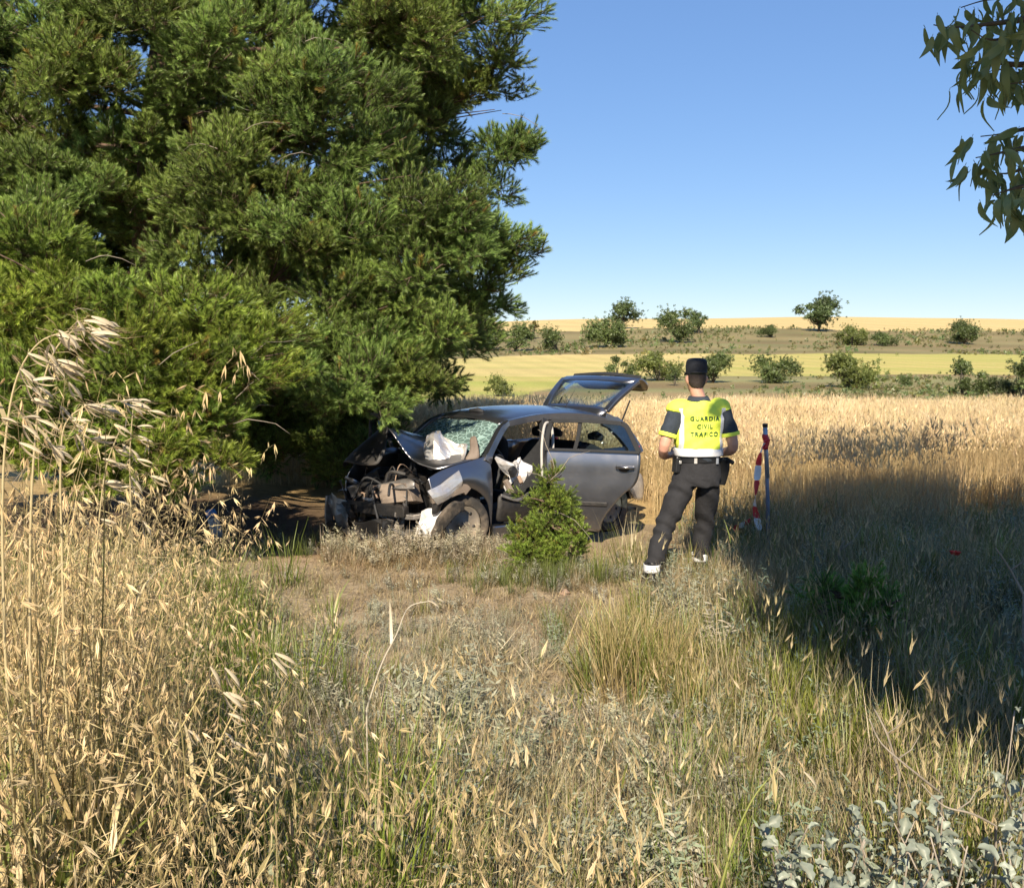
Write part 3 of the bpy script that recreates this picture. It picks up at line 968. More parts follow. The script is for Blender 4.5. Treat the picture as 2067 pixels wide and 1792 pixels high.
def put(x, y, k, s, tint, leanx=0.):
    pos.append((x, y, 0)); rot.append((rg.normal(0, .09), rg.normal(0, .09) + leanx, rg.uniform(0, 6.28)))
    scl.append(s); pid.append(k)
    v = rg.uniform(.8, 1.18); tn.append((tint[0] * v, tint[1] * v * rg.uniform(.95, 1.05), tint[2] * v))


W1 = (1, 1, 1)
N_TRY = 11000
CY = 1.3 + 10.2 * rg.rand(N_TRY) ** 1.2
CX = rg.uniform(-.60, .60, N_TRY) * (CY + .6)
CN1, CN2 = wob(CX, CY, 1.0, 51), wob(CX, CY, .45, 52)
CD = 1.2 * np.exp(-(((CX + .75) / 1.9) ** 2 + ((CY - 8.1) / .95) ** 4)) + .95 * np.exp(-(((CX - .40) / .8) ** 2 + ((CY - 7.4) / .5) ** 2))
CD += .9 * np.exp(-(((CX + 1.9) / 1.4) ** 2 + ((CY - 9.2) / .55) ** 2)) + .9 * ((CY > 9.0) & (CX < 1.9))
for x, y, n1, n2, dirt in zip(CX, CY, CN1, CN2, CD):
    if y > 10.4 and x < 1.6: continue
    u = rg.rand()
    if x < -1.7 and y > 8.6:
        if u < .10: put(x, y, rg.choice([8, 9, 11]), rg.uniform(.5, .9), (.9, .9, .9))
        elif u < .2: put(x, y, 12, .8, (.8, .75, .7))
        continue
    if rg.rand() < dirt * 1.05 + .08 * n2:
        if u < .30: put(x, y, rg.choice([12, 13]), rg.uniform(.5, .9), (.92, .86, .82))
        elif u < .55: put(x, y, 14, rg.uniform(.6, 1.1), (.95, .92, .9))
        elif u < .63: put(x, y, 11, rg.uniform(.4, .7), W1)
        elif u < .67: put(x, y, 9, rg.uniform(.4, .7), W1)
        continue
    if x > .62 and y < 2.75 and rg.rand() < .8: continue                       # room for the silver plants
    if n2 < -.45 and rg.rand() < .55: continue
    u_ = x / y
    right = 1 / (1 + math.exp(-(u_ - .14 + .05 * n1) * 28))                     # greener to the right
    left = 1 / (1 + math.exp((u_ + .30 + .04 * n1 - .12 * max(0, 3.0 - y)) * 26))   # oats to the left
    close = 1 / (1 + math.exp((y - 3.3 + .3 * n1) * 3.0))
    vs_ = rg.uniform(.6, 1.15) * (1 + .22 * n1 + .15 * n2)
    if left > rg.rand() and y < 8.0:
        if u < .06 and y < 5: put(x, y, rg.choice([18, 19]), rg.uniform(.75, .95), (1.08, 1.04, 1.0))
        elif u < .27:
            kg = rg.rand(); put(x, y, rg.choice([0, 1, 2]), vs_, (1.08 - .35 * kg, 1.04 - .3 * kg, .98 - .2 * kg))
        elif u < .42: put(x, y, rg.choice([3, 5, 6]), vs_, W1)
        elif u < .70: put(x, y, 8, rg.uniform(.9, 1.5), (1.25, 1.3, .8))
        elif u < .86: put(x, y, rg.choice([12, 15, 17]), rg.uniform(.8, 1.2), (.95, .92, .88))
    elif right > rg.rand():
        if u < .30: put(x, y, rg.choice([8, 9]), vs_ * 1.05, (1.35, 1.25, .85) if n1 > 0 else (1.15, 1.25, .9))
        elif u < .50: put(x, y, rg.choice([6, 7]), vs_, W1)
        elif u < .58: put(x, y, rg.choice([3, 4]), vs_, W1)
        elif u < .68: put(x, y, rg.choice([10, 11]), vs_, (.8, .9, .8))
        elif u < .92: put(x, y, rg.choice([12, 13, 15, 17]), rg.uniform(.8, 1.2), (.9, .86, .8))
    elif close > rg.rand():
        if u < .18: put(x, y, rg.choice([3, 4, 5]), vs_, (1.03, 1, .97))
        elif u < .27 and u_ < .12: put(x, y, rg.choice([0, 1]), rg.uniform(.5, .9), W1)
        elif u < .40: put(x, y, rg.choice([6, 7]), vs_, W1)
        elif u < .54: put(x, y, rg.choice([10, 11]), vs_, (.95, 1.02, 1.0))
        elif u < .72: put(x, y, 8, vs_ * (1.4 if u_ < -.08 else .9), (1.25, 1.3, .8))
        elif u < .95: put(x, y, rg.choice([12, 15, 16, 17]), rg.uniform(.8, 1.3), (.97, .94, .9))
    else:
        fade = max(.5, 1.25 - .11 * y)
        if u < .24: put(x, y, rg.choice([10, 11]), vs_ * fade, (1.05, 1.02, 1.0))
        elif u < .64: put(x, y, rg.choice([15, 16, 17]), rg.uniform(.7, 1.2) * fade, (1.08, 1.04, 1.0))
        elif u < .70: put(x, y, rg.choice([3, 4]), vs_ * fade, W1)
        elif u < .78: put(x, y, rg.choice([7, 14]), vs_ * fade, W1)
        elif u < .92: put(x, y, rg.choice([12, 13]), rg.uniform(.7, 1.1), (1.0, .95, .9))
        elif n1 > -.2: put(x, y, 9, vs_ * .85, (1.1, 1.05, .9))
for _ in range(34):          # grey mounds of dead scrub and flattened straw
    cy = rg.uniform(3.0, 6.6); cx = cy * rg.uniform(-.26, .22); cs = rg.uniform(.8, 1.45); ck = rg.choice([10, 15, 16, 17, 12])
    for _ in range(9):
        put(cx + rg.normal(0, .11), cy + rg.normal(0, .11), ck if rg.rand() < .7 else 11, cs * rg.uniform(.7, 1.1), (1.12, 1.08, 1.02), rg.normal(0, .25))
# a thick stand of tall oats at the left edge
for _ in range(170):
    y = rg.uniform(2.6, 4.8); x = y * rg.uniform(-.60, -.38)
    put(x, y, rg.choice([18, 19, 19, 2]), rg.uniform(.8, 1.05), (1.12, 1.1, 1.08), .05)
for _ in range(95):
    y = rg.uniform(1.6, 2.8); e = rg.rand(); x = y * (-.54 + .16 * e)
    put(x, y, rg.choice([18, 18, 19]), rg.uniform(1.2, 1.5) - .45 * e, (1.2, 1.17, 1.15), .08)
# rank grass along the foot of the car, the sapling and in the shade at the right
for _ in range(260):
    x, y = rg.normal(.35, .38), rg.normal(8.25, .18)
    put(x, y, rg.choice([8, 9, 7, 11, 12]), rg.uniform(.45, .8), W1)
for _ in range(900):
    x, y = rg.uniform(1.9, 7.0), rg.uniform(4.5, 11.8)
    put(x, y, rg.choice([3, 5, 6, 8, 10, 0]), rg.uniform(.75, 1.15), (.85, .85, .85))
for _ in range(130):          # dry clump near the officer's feet
    x, y = rg.normal(1.75, .28), rg.normal(7.45, .25)
    put(x, y, rg.choice([6, 10, 7, 15]), rg.uniform(.6, .95), (1.03, .98, .9))
for _ in range(330):         # dusty herbs and straw before the wheel and along the car
    x, y = rg.uniform(-1.7, .1), rg.normal(9.0, .16)
    put(x, y, rg.choice([11, 15, 17, 14, 12]), rg.uniform(.7, 1.15), (1.08, 1.0, .92))
for _ in range(60):          # tall straw clump in the middle of the verge
    x, y = rg.normal(.75, .16), rg.normal(5.6, .35)
    put(x, y, rg.choice([6, 6, 8]), rg.uniform(.85, 1.2), (1.1, 1.05, .85), -.25)
pos = np.array(pos)
pos[:, 2] = terrain(pos[:, 0], pos[:, 1]) - .015
tag(scatter('verge_grass', VERGE, pos, rot, scl, pid, tn, MAT['grass']), 'mixed dry oats, barley grass, green blades and straw covering the verge', 'grass', kind='stuff')

# ------------------------------------------------------------------ the wrecked car
# car space: +x nose, +y driver's (left) side, z up from the tyre contact; metres
CAR_YAW = R(222)
car = empty('wrecked_car', (-.43, 11.01, -.2), CAR_YAW)
tag(car, 'wrecked silver grey hatchback with crushed bonnet, open doors and raised tailgate', 'car')
V3 = Vector


def smooth_path(pts, n=5):
    """Catmull-Rom through the points"""
    pts = [V3(p) for p in pts]
    out = []
    for i in range(len(pts) - 1):
        p0, p1, p2, p3 = pts[max(i - 1, 0)], pts[i], pts[i + 1], pts[min(i + 2, len(pts) - 1)]
        for k in range(n):
            t = k / n
            out.append(.5 * ((2 * p1) + (p2 - p0) * t + (2 * p0 - 5 * p1 + 4 * p2 - p3) * t * t + (3 * p1 - p0 - 3 * p2 + p3) * t ** 3))
    out.append(pts[-1])
    return out


def bar(name, pts, w, t, mat, parent, n=4, up=None, bevel=.006):
    """rectangular bar swept along points: w across, t thick; 'up' fixes the wide axis"""
    path = smooth_path(pts, n) if len(pts) > 2 else [V3(p) for p in pts]
    rings = []
    for i, p in enumerate(path):
        tan = (path[min(i + 1, len(path) - 1)] - path[max(i - 1, 0)]).normalized()
        a = V3(up or (0, 1, 0)); a = (a - tan * a.dot(tan)).normalized()
        b = tan.cross(a)
        ww = w[min(int(i / max(1, len(path) - 1) * (len(w) - 1) + .5), len(w) - 1)] if hasattr(w, '__len__') else w
        rings.append([p + a * t / 2 + b * ww / 2, p - a * t / 2 + b * ww / 2, p - a * t / 2 - b * ww / 2, p + a * t / 2 - b * ww / 2])
    mb = MB(); mb.rings(rings)
    return mb.build(name, mat, parent, smooth=False, bevel=bevel)


def crumple(mb, amt, seed, freq=6.):
    r = np.random.RandomState(seed)
    P = np.array(mb.v)
    D = np.zeros_like(P)
    for k in range(9):
        d = r.normal(0, 1, 3); ph = r.uniform(0, 6.28); f = freq * r.uniform(.5, 2)
        tri = np.abs(((P @ d * f + ph) / 3.1416) % 2 - 1) * 2 - 1          # folded creases rather than waves
        D += tri[:, None] * r.normal(0, 1, 3)[None] / (1 + .25 * k)
    mb.v = [tuple(p) for p in (P + D * amt / 3)]


def sheet(name, rows, mat, parent, thick=.012, sub=1, cr=0., seed=0, dens=1, smooth=True, offset=0, freq=6.):
    """a pressed panel through a grid of points"""
    if dens > 1:
        rows = [smooth_path(r_, dens) for r_ in rows]
        cols = [smooth_path([r_[k] for r_ in rows], dens) for k in range(len(rows[0]))]
        rows = [[c[i] for c in cols] for i in range(len(cols[0]))]
    mb = MB(); mb.grid(rows)
    if cr: crumple(mb, cr, seed, freq)
    return mb.build(name, mat, parent, smooth=smooth, sub=sub, solid=thick, offset=offset)


PT, TORN, BLK, DRK = MAT['car_paint'], MAT['torn_metal'], MAT['black_plastic'], MAT['dark_trim']
# roof skin
rows = []
for x, z, hw in [(.10, 1.335, .54), (-.05, 1.385, .565), (-.4, 1.42, .58), (-.8, 1.42, .58), (-1.2, 1.39, .565), (-1.55, 1.335, .54)]:
    rows.append([(x - .05 * (1 - abs(t)) * (1 if x < .2 else 0) + (.05 * (1 - t * t) if x > 0 else 0), t * hw, z + .035 * (1 - t * t) - .02 * abs(t) ** 6) for t in (-1, -.8, -.4, 0, .4, .8, 1)])
roof = sheet('roof', rows, PT, car, .018, 0, .004, 3, 4)
mb = MB(); mb.tube([(-.05, -.12, 1.43), (-.05, .02, 1.445), (-.06, .10, 1.43)], [.02, .028, .016], 8); mb.build('roof_dent', DRK, roof)
mb = MB(); mb.tube([(-1.42, 0, 1.37), (-1.44, 0, 1.41)], [.022, .014], 8); mb.tube([(-1.44, 0, 1.40), (-1.62, 0, 1.62)], [.004, .002], 5); mb.build('aerial', BLK, roof)
# roof rails, pillars
for s in (1, -1):
    bar('roof_rail', [(.02, s * .585, 1.33), (-.4, s * .60, 1.375), (-.9, s * .60, 1.37), (-1.35, s * .59, 1.32), (-1.72, s * .60, 1.22)], .075, .06, PT, car, 5, (0, 1, 0))
    bar('front_pillar', [(.02, s * .585, 1.335), (.16, s * .63, 1.26), (.38, s * .715, 1.06), (.45, s * .74, .96)], [.06, .075, .10], .07, PT, car, 5, (0, 1, 0))
    bar('middle_pillar', [(-.50, s * .60, 1.36), (-.43, s * .685, 1.12), (-.36, s * .755, .9), (-.34, s * .775, .55), (-.34, s * .765, .22)], [.07, .09, .13], .06, DRK if s > 0 else PT, car, 5, (0, 1, 0))
    bar('rear_pillar', [(-1.50, s * .59, 1.30), (-1.70, s * .625, 1.20), (-1.86, s * .70, 1.0), (-1.93, s * .74, .85)], [.16, .20, .22], .06, PT, car, 5, (0, 1, 0))
    bar('sill', [(.42, s * .77, .22), (-.3, s * .78, .20), (-.98, s * .77, .20)], .15, .12, PT, car, 3, (0, 1, 0), .02)
# light seal round the front of the rear door aperture
mb = MB(); mb.tube(smooth_path([(-.31, .80, .45), (-.30, .80, .75), (-.33, .76, 1.02), (-.41, .70, 1.22), (-.50, .65, 1.31), (-.58, .65, 1.28), (-.56, .70, 1.1), (-.50, .76, .85), (-.48, .78, .6)], 6), .016, 8)
mb.build('door_seal', MAT['seal_rubber'], car)
# rear quarter panel, near side (arch and bumper corner show past the door)
for s in (1, -1):
    arch = [(-1.42 + .36 * math.cos(a), .30 + .36 * math.sin(a)) for a in [math.pi * k / 10 for k in range(11)]]
    rows = []
    for i, (ax, az) in enumerate(arch):
        tx = -.95 - 1.03 * i / 10
        top = (tx, s * (.74 if tx > -1.7 else .70), .97 if i > 0 else .9)
        if i == 10: top = (-2.02, s * .66, .62)
        if i == 9: top = (-2.01, s * .68, .80)
        a_ = V3((ax, s * .78, az)); t_ = V3(top)
        rows.append([a_, a_.lerp(t_, .35) + V3((0, s * .025, 0)), a_.lerp(t_, .7) + V3((0, s * .02, 0)), t_])
    sheet('quarter_panel', rows, PT, car, .012, 1)
rows = [[(-1.98 - .06 * (1 - abs(t)), t * .70, z) for t in (-1, -.7, 0, .7, 1)] for z in (.30, .42, .55, .62)]
sheet('rear_bumper', rows, PT, car, .02, 1)
sheet('bumper_corner', [[(-1.62, .80, .62), (-1.80, .80, .66), (-1.98, .78, .62)], [(-1.66, .83, .50), (-1.82, .84, .50), (-2.02, .80, .48)], [(-1.78, .84, .36), (-1.90, .84, .33), (-2.0, .80, .32)]], MAT['alloy_and_glare'], car, .01, 1, .03, 4, 2)
# rear lamp
for s in (1, -1):
    mb = MB(); mb.box((-1.955, s * .70, .86), (.05, .11, .22)); mb.build('rear_lamp', MAT['tape_red'], car, False, bevel=.015)
# floor, firewall, rear bulkhead
mb = MB(); mb.box((-.75, 0, .20), (2.4, 1.46, .03)); mb.build('floor_pan', DRK, car, False)
mb = MB(); mb.box((.52, 0, .58), (.04, 1.40, .72)); mb.build('firewall', DRK, car, False)
mb = MB(); mb.box((-1.72, 0, .45), (.5, 1.0, .5)); mb.build('boot_floor', DRK, car, False, bevel=.03)
bar('mud_flap', [(-1.06, .76, .30), (-1.08, .77, .12), (-1.10, .76, -.02)], .13, .03, BLK, car, 3, (0, 1, 0), .01)
# seats
for s in (1, -1):
    st = sheet('front_seat', [[(-.02, s * .37 - .22, .52), (-.02, s * .37, .50), (-.02, s * .37 + .22, .52)], [(-.30, s * .37 - .22, .47), (-.30, s * .37, .44), (-.30, s * .37 + .22, .47)], [(-.47, s * .37 - .23, .50), (-.47, s * .37, .46), (-.47, s * .37 + .23, .50)],
                          [(-.56, s * .37 - .23, .80), (-.59, s * .37, .80), (-.56, s * .37 + .23, .80)], [(-.66, s * .37 - .17, 1.08), (-.68, s * .37, 1.09), (-.66, s * .37 + .17, 1.08)]], MAT['seat_cloth'], car, .12, 2)
    mb = MB(); mb.tube([(-.69, s * .37 - .12, 1.18), (-.70, s * .37, 1.20), (-.69, s * .37 + .12, 1.18)], [.05, .075, .05], 10, True, (.7, 1)); mb.build('headrest', MAT['seat_cloth'], st)
sheet('rear_seat', [[(-.95, -.6, .50), (-.95, 0, .50), (-.95, .6, .50)], [(-1.35, -.6, .46), (-1.35, 0, .46), (-1.35, .6, .46)], [(-1.50, -.6, .75), (-1.50, 0, .75), (-1.50, .6, .75)], [(-1.60, -.55, .98), (-1.60, 0, .98), (-1.60, .55, .98)]], MAT['seat_cloth'], car, .12, 2)
for y_ in (-.35, .35):
    mb = MB(); mb.tube([(-1.62, y_ - .11, 1.06), (-1.63, y_, 1.08), (-1.62, y_ + .11, 1.06)], [.04, .06, .04], 10, True, (.7, 1)); mb.build('rear_headrest', MAT['seat_cloth'], car)
# dashboard, wheel, airbag
sheet('dashboard', [[(.48, -.68, .98), (.50, 0, 1.0), (.46, .66, .98)], [(.25, -.68, 1.0), (.22, 0, 1.02), (.20, .66, 1.0)], [(.16, -.66, .86), (.14, 0, .86), (.12, .64, .88)], [(.22, -.64, .62), (.20, 0, .62), (.20, .62, .66)]], DRK, car, .02, 1, .03, 8, 2)
mb = MB(); mb.tube([V3((.02, .36, .92)) + V3((.45 * math.cos(a) * .17, math.sin(a) * .18, math.cos(a) * .17)) for a in [k * math.pi / 12 for k in range(25)]], .014, 8); mb.build('steering_wheel', BLK, car)
# torn door-post pieces and airbag hanging out of the driver's opening
sheet('torn_dash_end', [[(.34, .80, 1.0), (.24, .84, 1.0), (.16, .82, 1.0)], [(.37, .82, .92), (.25, .88, .92), (.16, .85, .94)], [(.33, .84, .82), (.22, .88, .80), (.15, .86, .82)], [(.26, .82, .66), (.21, .85, .64), (.16, .83, .66)]], MAT['white_plastic'], car, .02, 0, .10, 12, 3, smooth=False, freq=14)
sheet('airbag', [[(.09, .78, .94), (.02, .82, .95), (-.05, .78, .92)], [(.10, .84, .86), (.0, .89, .86), (-.09, .84, .84)], [(.09, .84, .77), (.0, .88, .75), (-.08, .83, .78)], [(.06, .80, .70), (.01, .83, .69), (-.04, .80, .71)]], MAT['airbag_cloth'], car, .03, 0, .07, 14, 3, smooth=False, freq=13)
mb = MB(); mb.box((.22, .90, .86), (.13, .05, .10), Euler((.2, .3, .5))); mb.build('instrument_housing', BLK, car, False, bevel=.01)
mb = MB(); mb.box((.26, .88, .70), (.05, .05, .16), Euler((.4, .3, .2))); mb.build('broken_bracket', MAT['beige_plastic'], car, False, bevel=.01)
mb = MB(); mb.box((.12, .905, .76), (.09, .04, .08), Euler((.4, -.3, .8))); mb.build('torn_connector', MAT['stone'], car, False, bevel=.008)
sheet('crushed_door_skin', [[(.36, .80, .60), (.15, .83, .56), (-.1, .82, .55)], [(.36, .82, .45), (.1, .86, .44), (-.12, .83, .42)], [(.36, .79, .30), (.1, .82, .28), (-.1, .80, .28)]], BLK, car, .02, 1, .05, 15, 2)
bar('door_trim_strip', [(.36, .87, .62), (.15, .90, .55), (-.02, .88, .60)], .03, .02, MAT['torn_metal'], car, 4, (0, 1, 0), .004)

# windscreen: crazed, sagging glass
rows = []
for t in (0, .2, .4, .6, .8, 1):
    rows.append([(.10 + .42 * t + (.10 + .08 * t) * (1 - q * q) - .05, q * (.53 + .15 * t), 1.34 - .32 * t + .025 * math.sin(math.pi * t)) for q in (-1, -.6, -.2, .2, .6, 1)])
sheet('windscreen', rows, MAT['crazed_glass'], car, .006, 0, .035, 17, 3, freq=5)
# buckled bonnet: folded into a tent over the engine bay
hood = [[(.50, -.68, 1.06), (.54, -.35, 1.15), (.58, -.02, 1.16), (.56, .32, 1.08), (.48, .66, 1.02)],
        [(.66, -.66, 1.12), (.72, -.40, 1.22), (.76, -.05, 1.20), (.72, .34, 1.03), (.62, .68, .98)],
        [(.82, -.62, 1.12), (.90, -.40, 1.25), (.95, -.02, 1.26), (.88, .26, 1.0), (.80, .62, .95)],
        [(.96, -.55, 1.06), (1.02, -.35, 1.20), (1.13, .0, 1.30), (1.06, .22, .99), (.94, .52, .88)]]
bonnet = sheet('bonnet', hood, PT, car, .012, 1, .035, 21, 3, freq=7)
sheet('bonnet_flap_shaded', [[(1.13, .0, 1.30), (1.05, -.3, 1.24), (.98, -.52, 1.10)], [(1.24, .06, 1.08), (1.24, -.38, 1.12), (1.14, -.66, 1.0)], [(1.34, .02, .92), (1.42, -.40, .90), (1.28, -.70, .84)]], BLK, bonnet, .01, 1, .06, 22, 3)  # black for the dark underside, with the shade on it painted in
sheet('bonnet_fold_glare', [[(.74, .10, 1.20), (.66, .22, 1.23), (.60, .38, 1.20), (.57, .50, 1.13)], [(.78, .14, 1.14), (.70, .30, 1.17), (.62, .46, 1.14), (.58, .56, 1.08)], [(.82, .20, 1.03), (.76, .36, 1.04), (.68, .50, 1.02), (.62, .60, .99)], [(.88, .28, .92), (.82, .42, .91), (.74, .56, .91), (.66, .66, .92)]], MAT['alloy_and_glare'], bonnet, .01, 0, .10, 26, 4, smooth=False, freq=9)  # pale metal paints in the sun glare on the buckled bonnet
sheet('bonnet_strut', [[(.50, .54, 1.20), (.46, .60, 1.22)], [(.56, .60, 1.08), (.48, .66, 1.10)], [(.62, .62, .98), (.52, .70, 1.0)]], MAT['beige_plastic'], bonnet, .02, 1, .03, 24, 2)
# near front wing with its arch
wing = []
for k in range(9):
    a = math.pi * (1 - k / 8)                          # front to rear over the wheel
    ax, az = .80 - .37 * math.cos(a), .36 + .37 * math.sin(a)
    tx = 1.22 - (1.22 - .40) * k / 8
    tz_ = .86 + .17 * (k / 8) ** .7
    a_ = V3((max(ax, .43) if k > 5 else ax, .80, az if k < 8 else .24)); t_ = V3((tx, .74, tz_))
    if k == 0: a_ = V3((1.20, .78, .50))
    wing.append([a_, a_.lerp(t_, .4) + V3((0, .035, 0)), a_.lerp(t_, .75) + V3((0, .025, 0)), t_])
sheet('front_wing', wing, PT, car, .012, 1, .022, 27, 3, freq=5)
sheet('wing_tear', [[(1.28, .80, .74), (1.10, .84, .81), (.90, .86, .93)], [(1.26, .83, .68), (1.08, .88, .73), (.88, .89, .83)], [(1.18, .83, .63), (1.04, .87, .67), (.89, .88, .75)]], MAT['alloy_and_glare'], car, .01, 0, .05, 28, 3, smooth=False, freq=9)
bar('arch_liner', [(1.22, .80, .66), (1.05, .84, .70), (.86, .85, .74), (.80, .85, .70)], .09, .05, MAT['beige_plastic'], car, 4, (0, 1, 0), .01)
# far front wing
sheet('far_wing', [[(.45, -.74, 1.0), (.9, -.74, .98), (1.25, -.62, .85)], [(.45, -.78, .6), (.9, -.78, .7), (1.30, -.64, .6)], [(.45, -.76, .3), (.8, -.78, .62), (1.28, -.62, .4)]], PT, car, .012, 1, .05, 29, 2)


# wheels
def wheel(cx, cy, cz, rot=(0, 0, 0), flat=False):
    w = empty('wheel', (0, 0, 0)); w.parent = car
    w.location = (cx, cy, cz); w.rotation_euler = rot
    prof = [(.20, -.075), (.255, -.092), (.285, -.085), (.298, -.06), (.302, 0), (.298, .06), (.285, .085), (.255, .092), (.20, .075)]
    mb = MB(); n = 36
    mb.rings([[V3((r_ * math.cos(2 * math.pi * k / n), y_, r_ * math.sin(2 * math.pi * k / n) * (.96 if flat else 1))) for k in range(n)] for r_, y_ in prof], False)
    mb.build('tyre', MAT['rubber'], w)
    mb = MB()
    prof = [(.205, -.07), (.205, .05), (.195, .065), (.175, .05), (.06, .035), (.045, .05), (.005, .05)]
    mb.rings([[V3((r_ * math.cos(2 * math.pi * k / n), y_, r_ * math.sin(2 * math.pi * k / n))) for k in range(n)] for r_, y_ in prof], False)
    rim = mb.build('rim', MAT['dusty_rim'], w)
    for k in range(6):
        a = k * math.pi / 3 + .3
        mb = MB(); mb.tube([(.135 * math.cos(a), .030, .135 * math.sin(a)), (.135 * math.cos(a), .0475, .135 * math.sin(a))], .018, 8, True, (1, 1)); mb.build('rim_opening', BLK, rim)
    return w


wheel(.80, .74, .36, (R(6), 0, R(-14)), True)
wheel(-1.42, .72, .29)
wheel(.95, -.70, .33, (R(-4), 0, R(10)))
wheel(-1.42, -.70, .30)
# loose bent tyre casing / liner in front of the wheel
bar('bent_liner', [(1.22, .86, .30), (1.14, .90, .46), (1.0, .90, .56), (.88, .88, .56)], [.10, .13, .10], .06, MAT['rubber'], car, 5, (0, 1, 0), .012)
# crushed nose: beam, radiator, lamp shell, loose plates
NOSE = [('bumper_beam', (1.40, .02, .50), (.10, 1.05, .11), (.05, .1, .16), 'black_plastic'),
        ('crash_box', (1.32, -.36, .60), (.16, .10, .13), (.2, .3, .4), 'torn_metal'),
        ('radiator', (1.20, -.05, .56), (.06, .75, .36), (.1, -.3, .2), 'black_plastic'),
        ('engine_block', (.88, -.05, .58), (.42, .62, .42), (.1, .1, .2), 'black_plastic'),
        ('battery_case', (1.22, .30, .66), (.22, .32, .20), (.12, -.1, .35), 'beige_plastic'),
        ('cam_cover', (.95, -.1, .80), (.22, .44, .08), (.1, .2, .15), 'black_plastic'),
        ('air_box', (1.05, -.38, .72), (.25, .24, .20), (.3, .1, .3), 'black_plastic'),
        ('fuse_box', (1.36, -.10, .585), (.05, .16, .045), (.1, .1, .2), 'white_plastic'),
        ('grille_fragment', (1.47, -.38, .42), (.05, .42, .16), (.2, .2, -.2), 'black_plastic'),
        ('subframe', (1.12, .0, .26), (.36, .95, .10), (.0, .1, .1), 'torn_metal')]
for i, (nm, c, sz, ro, mt) in enumerate(NOSE):
    mb = MB()
    nx, ny, nz = 4, 6, 3
    mb.box(c, sz, Euler(ro))
    me = mb.mesh('tmp', False)
    bm = bmesh.new(); bm.from_mesh(me); bmesh.ops.subdivide_edges(bm, edges=bm.edges, cuts=3, use_grid_fill=True); bm.to_mesh(me); bm.free()
    m2 = MB(); m2.v = [tuple(v.co) for v in me.vertices]; m2.f = [tuple(p.vertices) for p in me.polygons]; m2.c = [(1, 1, 1)] * len(m2.v)
    crumple(m2, .05, 40 + i, 9)
    m2.build(nm, MAT[mt], car, False, bevel=.006)
sheet('lower_bumper', [[(1.50, -.55, .34), (1.52, -.2, .36), (1.46, .2, .36), (1.36, .55, .36)], [(1.56, -.52, .24), (1.56, -.2, .26), (1.50, .2, .24), (1.38, .58, .26)], [(1.46, -.5, .14), (1.48, -.2, .16), (1.42, .2, .14), (1.32, .58, .18)]], MAT['black_plastic'], car, .02, 0, .13, 51, 3, smooth=False, freq=12)
sheet('bumper_skin', [[(1.44, -.62, .60), (1.52, -.40, .58), (1.50, -.2, .52)], [(1.50, -.60, .44), (1.56, -.40, .42), (1.54, -.16, .40)], [(1.46, -.60, .26), (1.52, -.42, .24), (1.50, -.2, .26)]], TORN, car, .012, 0, .09, 52, 3, smooth=False, freq=10)
sheet('lamp_shell', [[(1.22, .64, .52), (1.16, .72, .54), (1.10, .78, .52)], [(1.28, .68, .40), (1.22, .80, .40), (1.10, .86, .42)], [(1.34, .66, .26), (1.26, .80, .28), (1.16, .86, .32)], [(1.36, .62, .16), (1.30, .72, .16), (1.22, .78, .20)]], MAT['white_plastic'], car, .015, 0, .05, 53, 3, smooth=False, freq=9)
sheet('slam_panel', [[(1.30, .05, .74), (1.24, .30, .80), (1.18, .52, .80)], [(1.36, .08, .66), (1.30, .32, .72), (1.22, .56, .74)]], TORN, car, .015, 1, .06, 54, 3, freq=10)
bar('broken_hose', [(1.38, -.05, .64), (1.30, .12, .74), (1.22, .10, .86), (1.10, .22, .84)], .035, .035, BLK, car, 5, (0, 1, 0), .008)
bar('torn_rail', [(1.34, .40, .48), (1.26, .58, .46), (1.10, .72, .52)], [.12, .10, .06], .05, TORN, car, 4, (0, 0, 1), .006)
bar('hanging_bracket', [(1.36, .66, .18), (1.37, .66, .04), (1.36, .66, -.04)], .09, .02, BLK, car, 3, (0, 1, 0), .003)
bar('front_post', [(1.50, -.62, .56), (1.52, -.62, .36), (1.50, -.60, .16)], .09, .03, TORN, car, 3, (0, 1, 0), .004)

# wiring, pipes and shards hanging in the crushed engine bay
rv = random.Random(61)
for k in range(16):
    p0 = V3((rv.uniform(.85, 1.35), rv.uniform(-.5, .5), rv.uniform(.55, .85)))
    p1 = p0 + V3((rv.uniform(-.1, .25), rv.uniform(-.2, .2), rv.uniform(.0, .15)))
    p2 = p1 + V3((rv.uniform(.0, .15), rv.uniform(-.2, .2), rv.uniform(-.35, -.05)))
    mb = MB(); mb.tube(smooth_path([p0, p1, p2], 6), rv.choice([.006, .009, .014]), 7)
    mb.build('cable', rv.choice([BLK, BLK, DRK, DRK, MAT['stone']]), car)
for k in range(18):
    c_ = V3((rv.uniform(1.18, 1.52), rv.uniform(-.62, .66), rv.uniform(.12, .74)))
    u_ = V3((rv.gauss(0, .5), rv.gauss(0, 1), rv.gauss(0, .5))).normalized() * rv.uniform(.05, .13)
    w_ = V3((rv.gauss(0, .5), rv.gauss(0, .5), rv.gauss(0, 1))).normalized() * rv.uniform(.03, .08)
    sheet('torn_shard', [[c_ - u_ - w_ * .4, c_ - w_, c_ + u_ - w_ * .7], [c_ - u_ * .9, c_ + u_.cross(w_) * 3, c_ + u_ * 1.1], [c_ - u_ * .5 + w_, c_ + w_ * .7, c_ + u_ * .6 + w_ * 1.1]],
          rv.choice([BLK, TORN, TORN, MAT['beige_plastic'], PT, MAT['stone']]), car, .008, 0, .04, 300 + k, 2, smooth=False, freq=14)

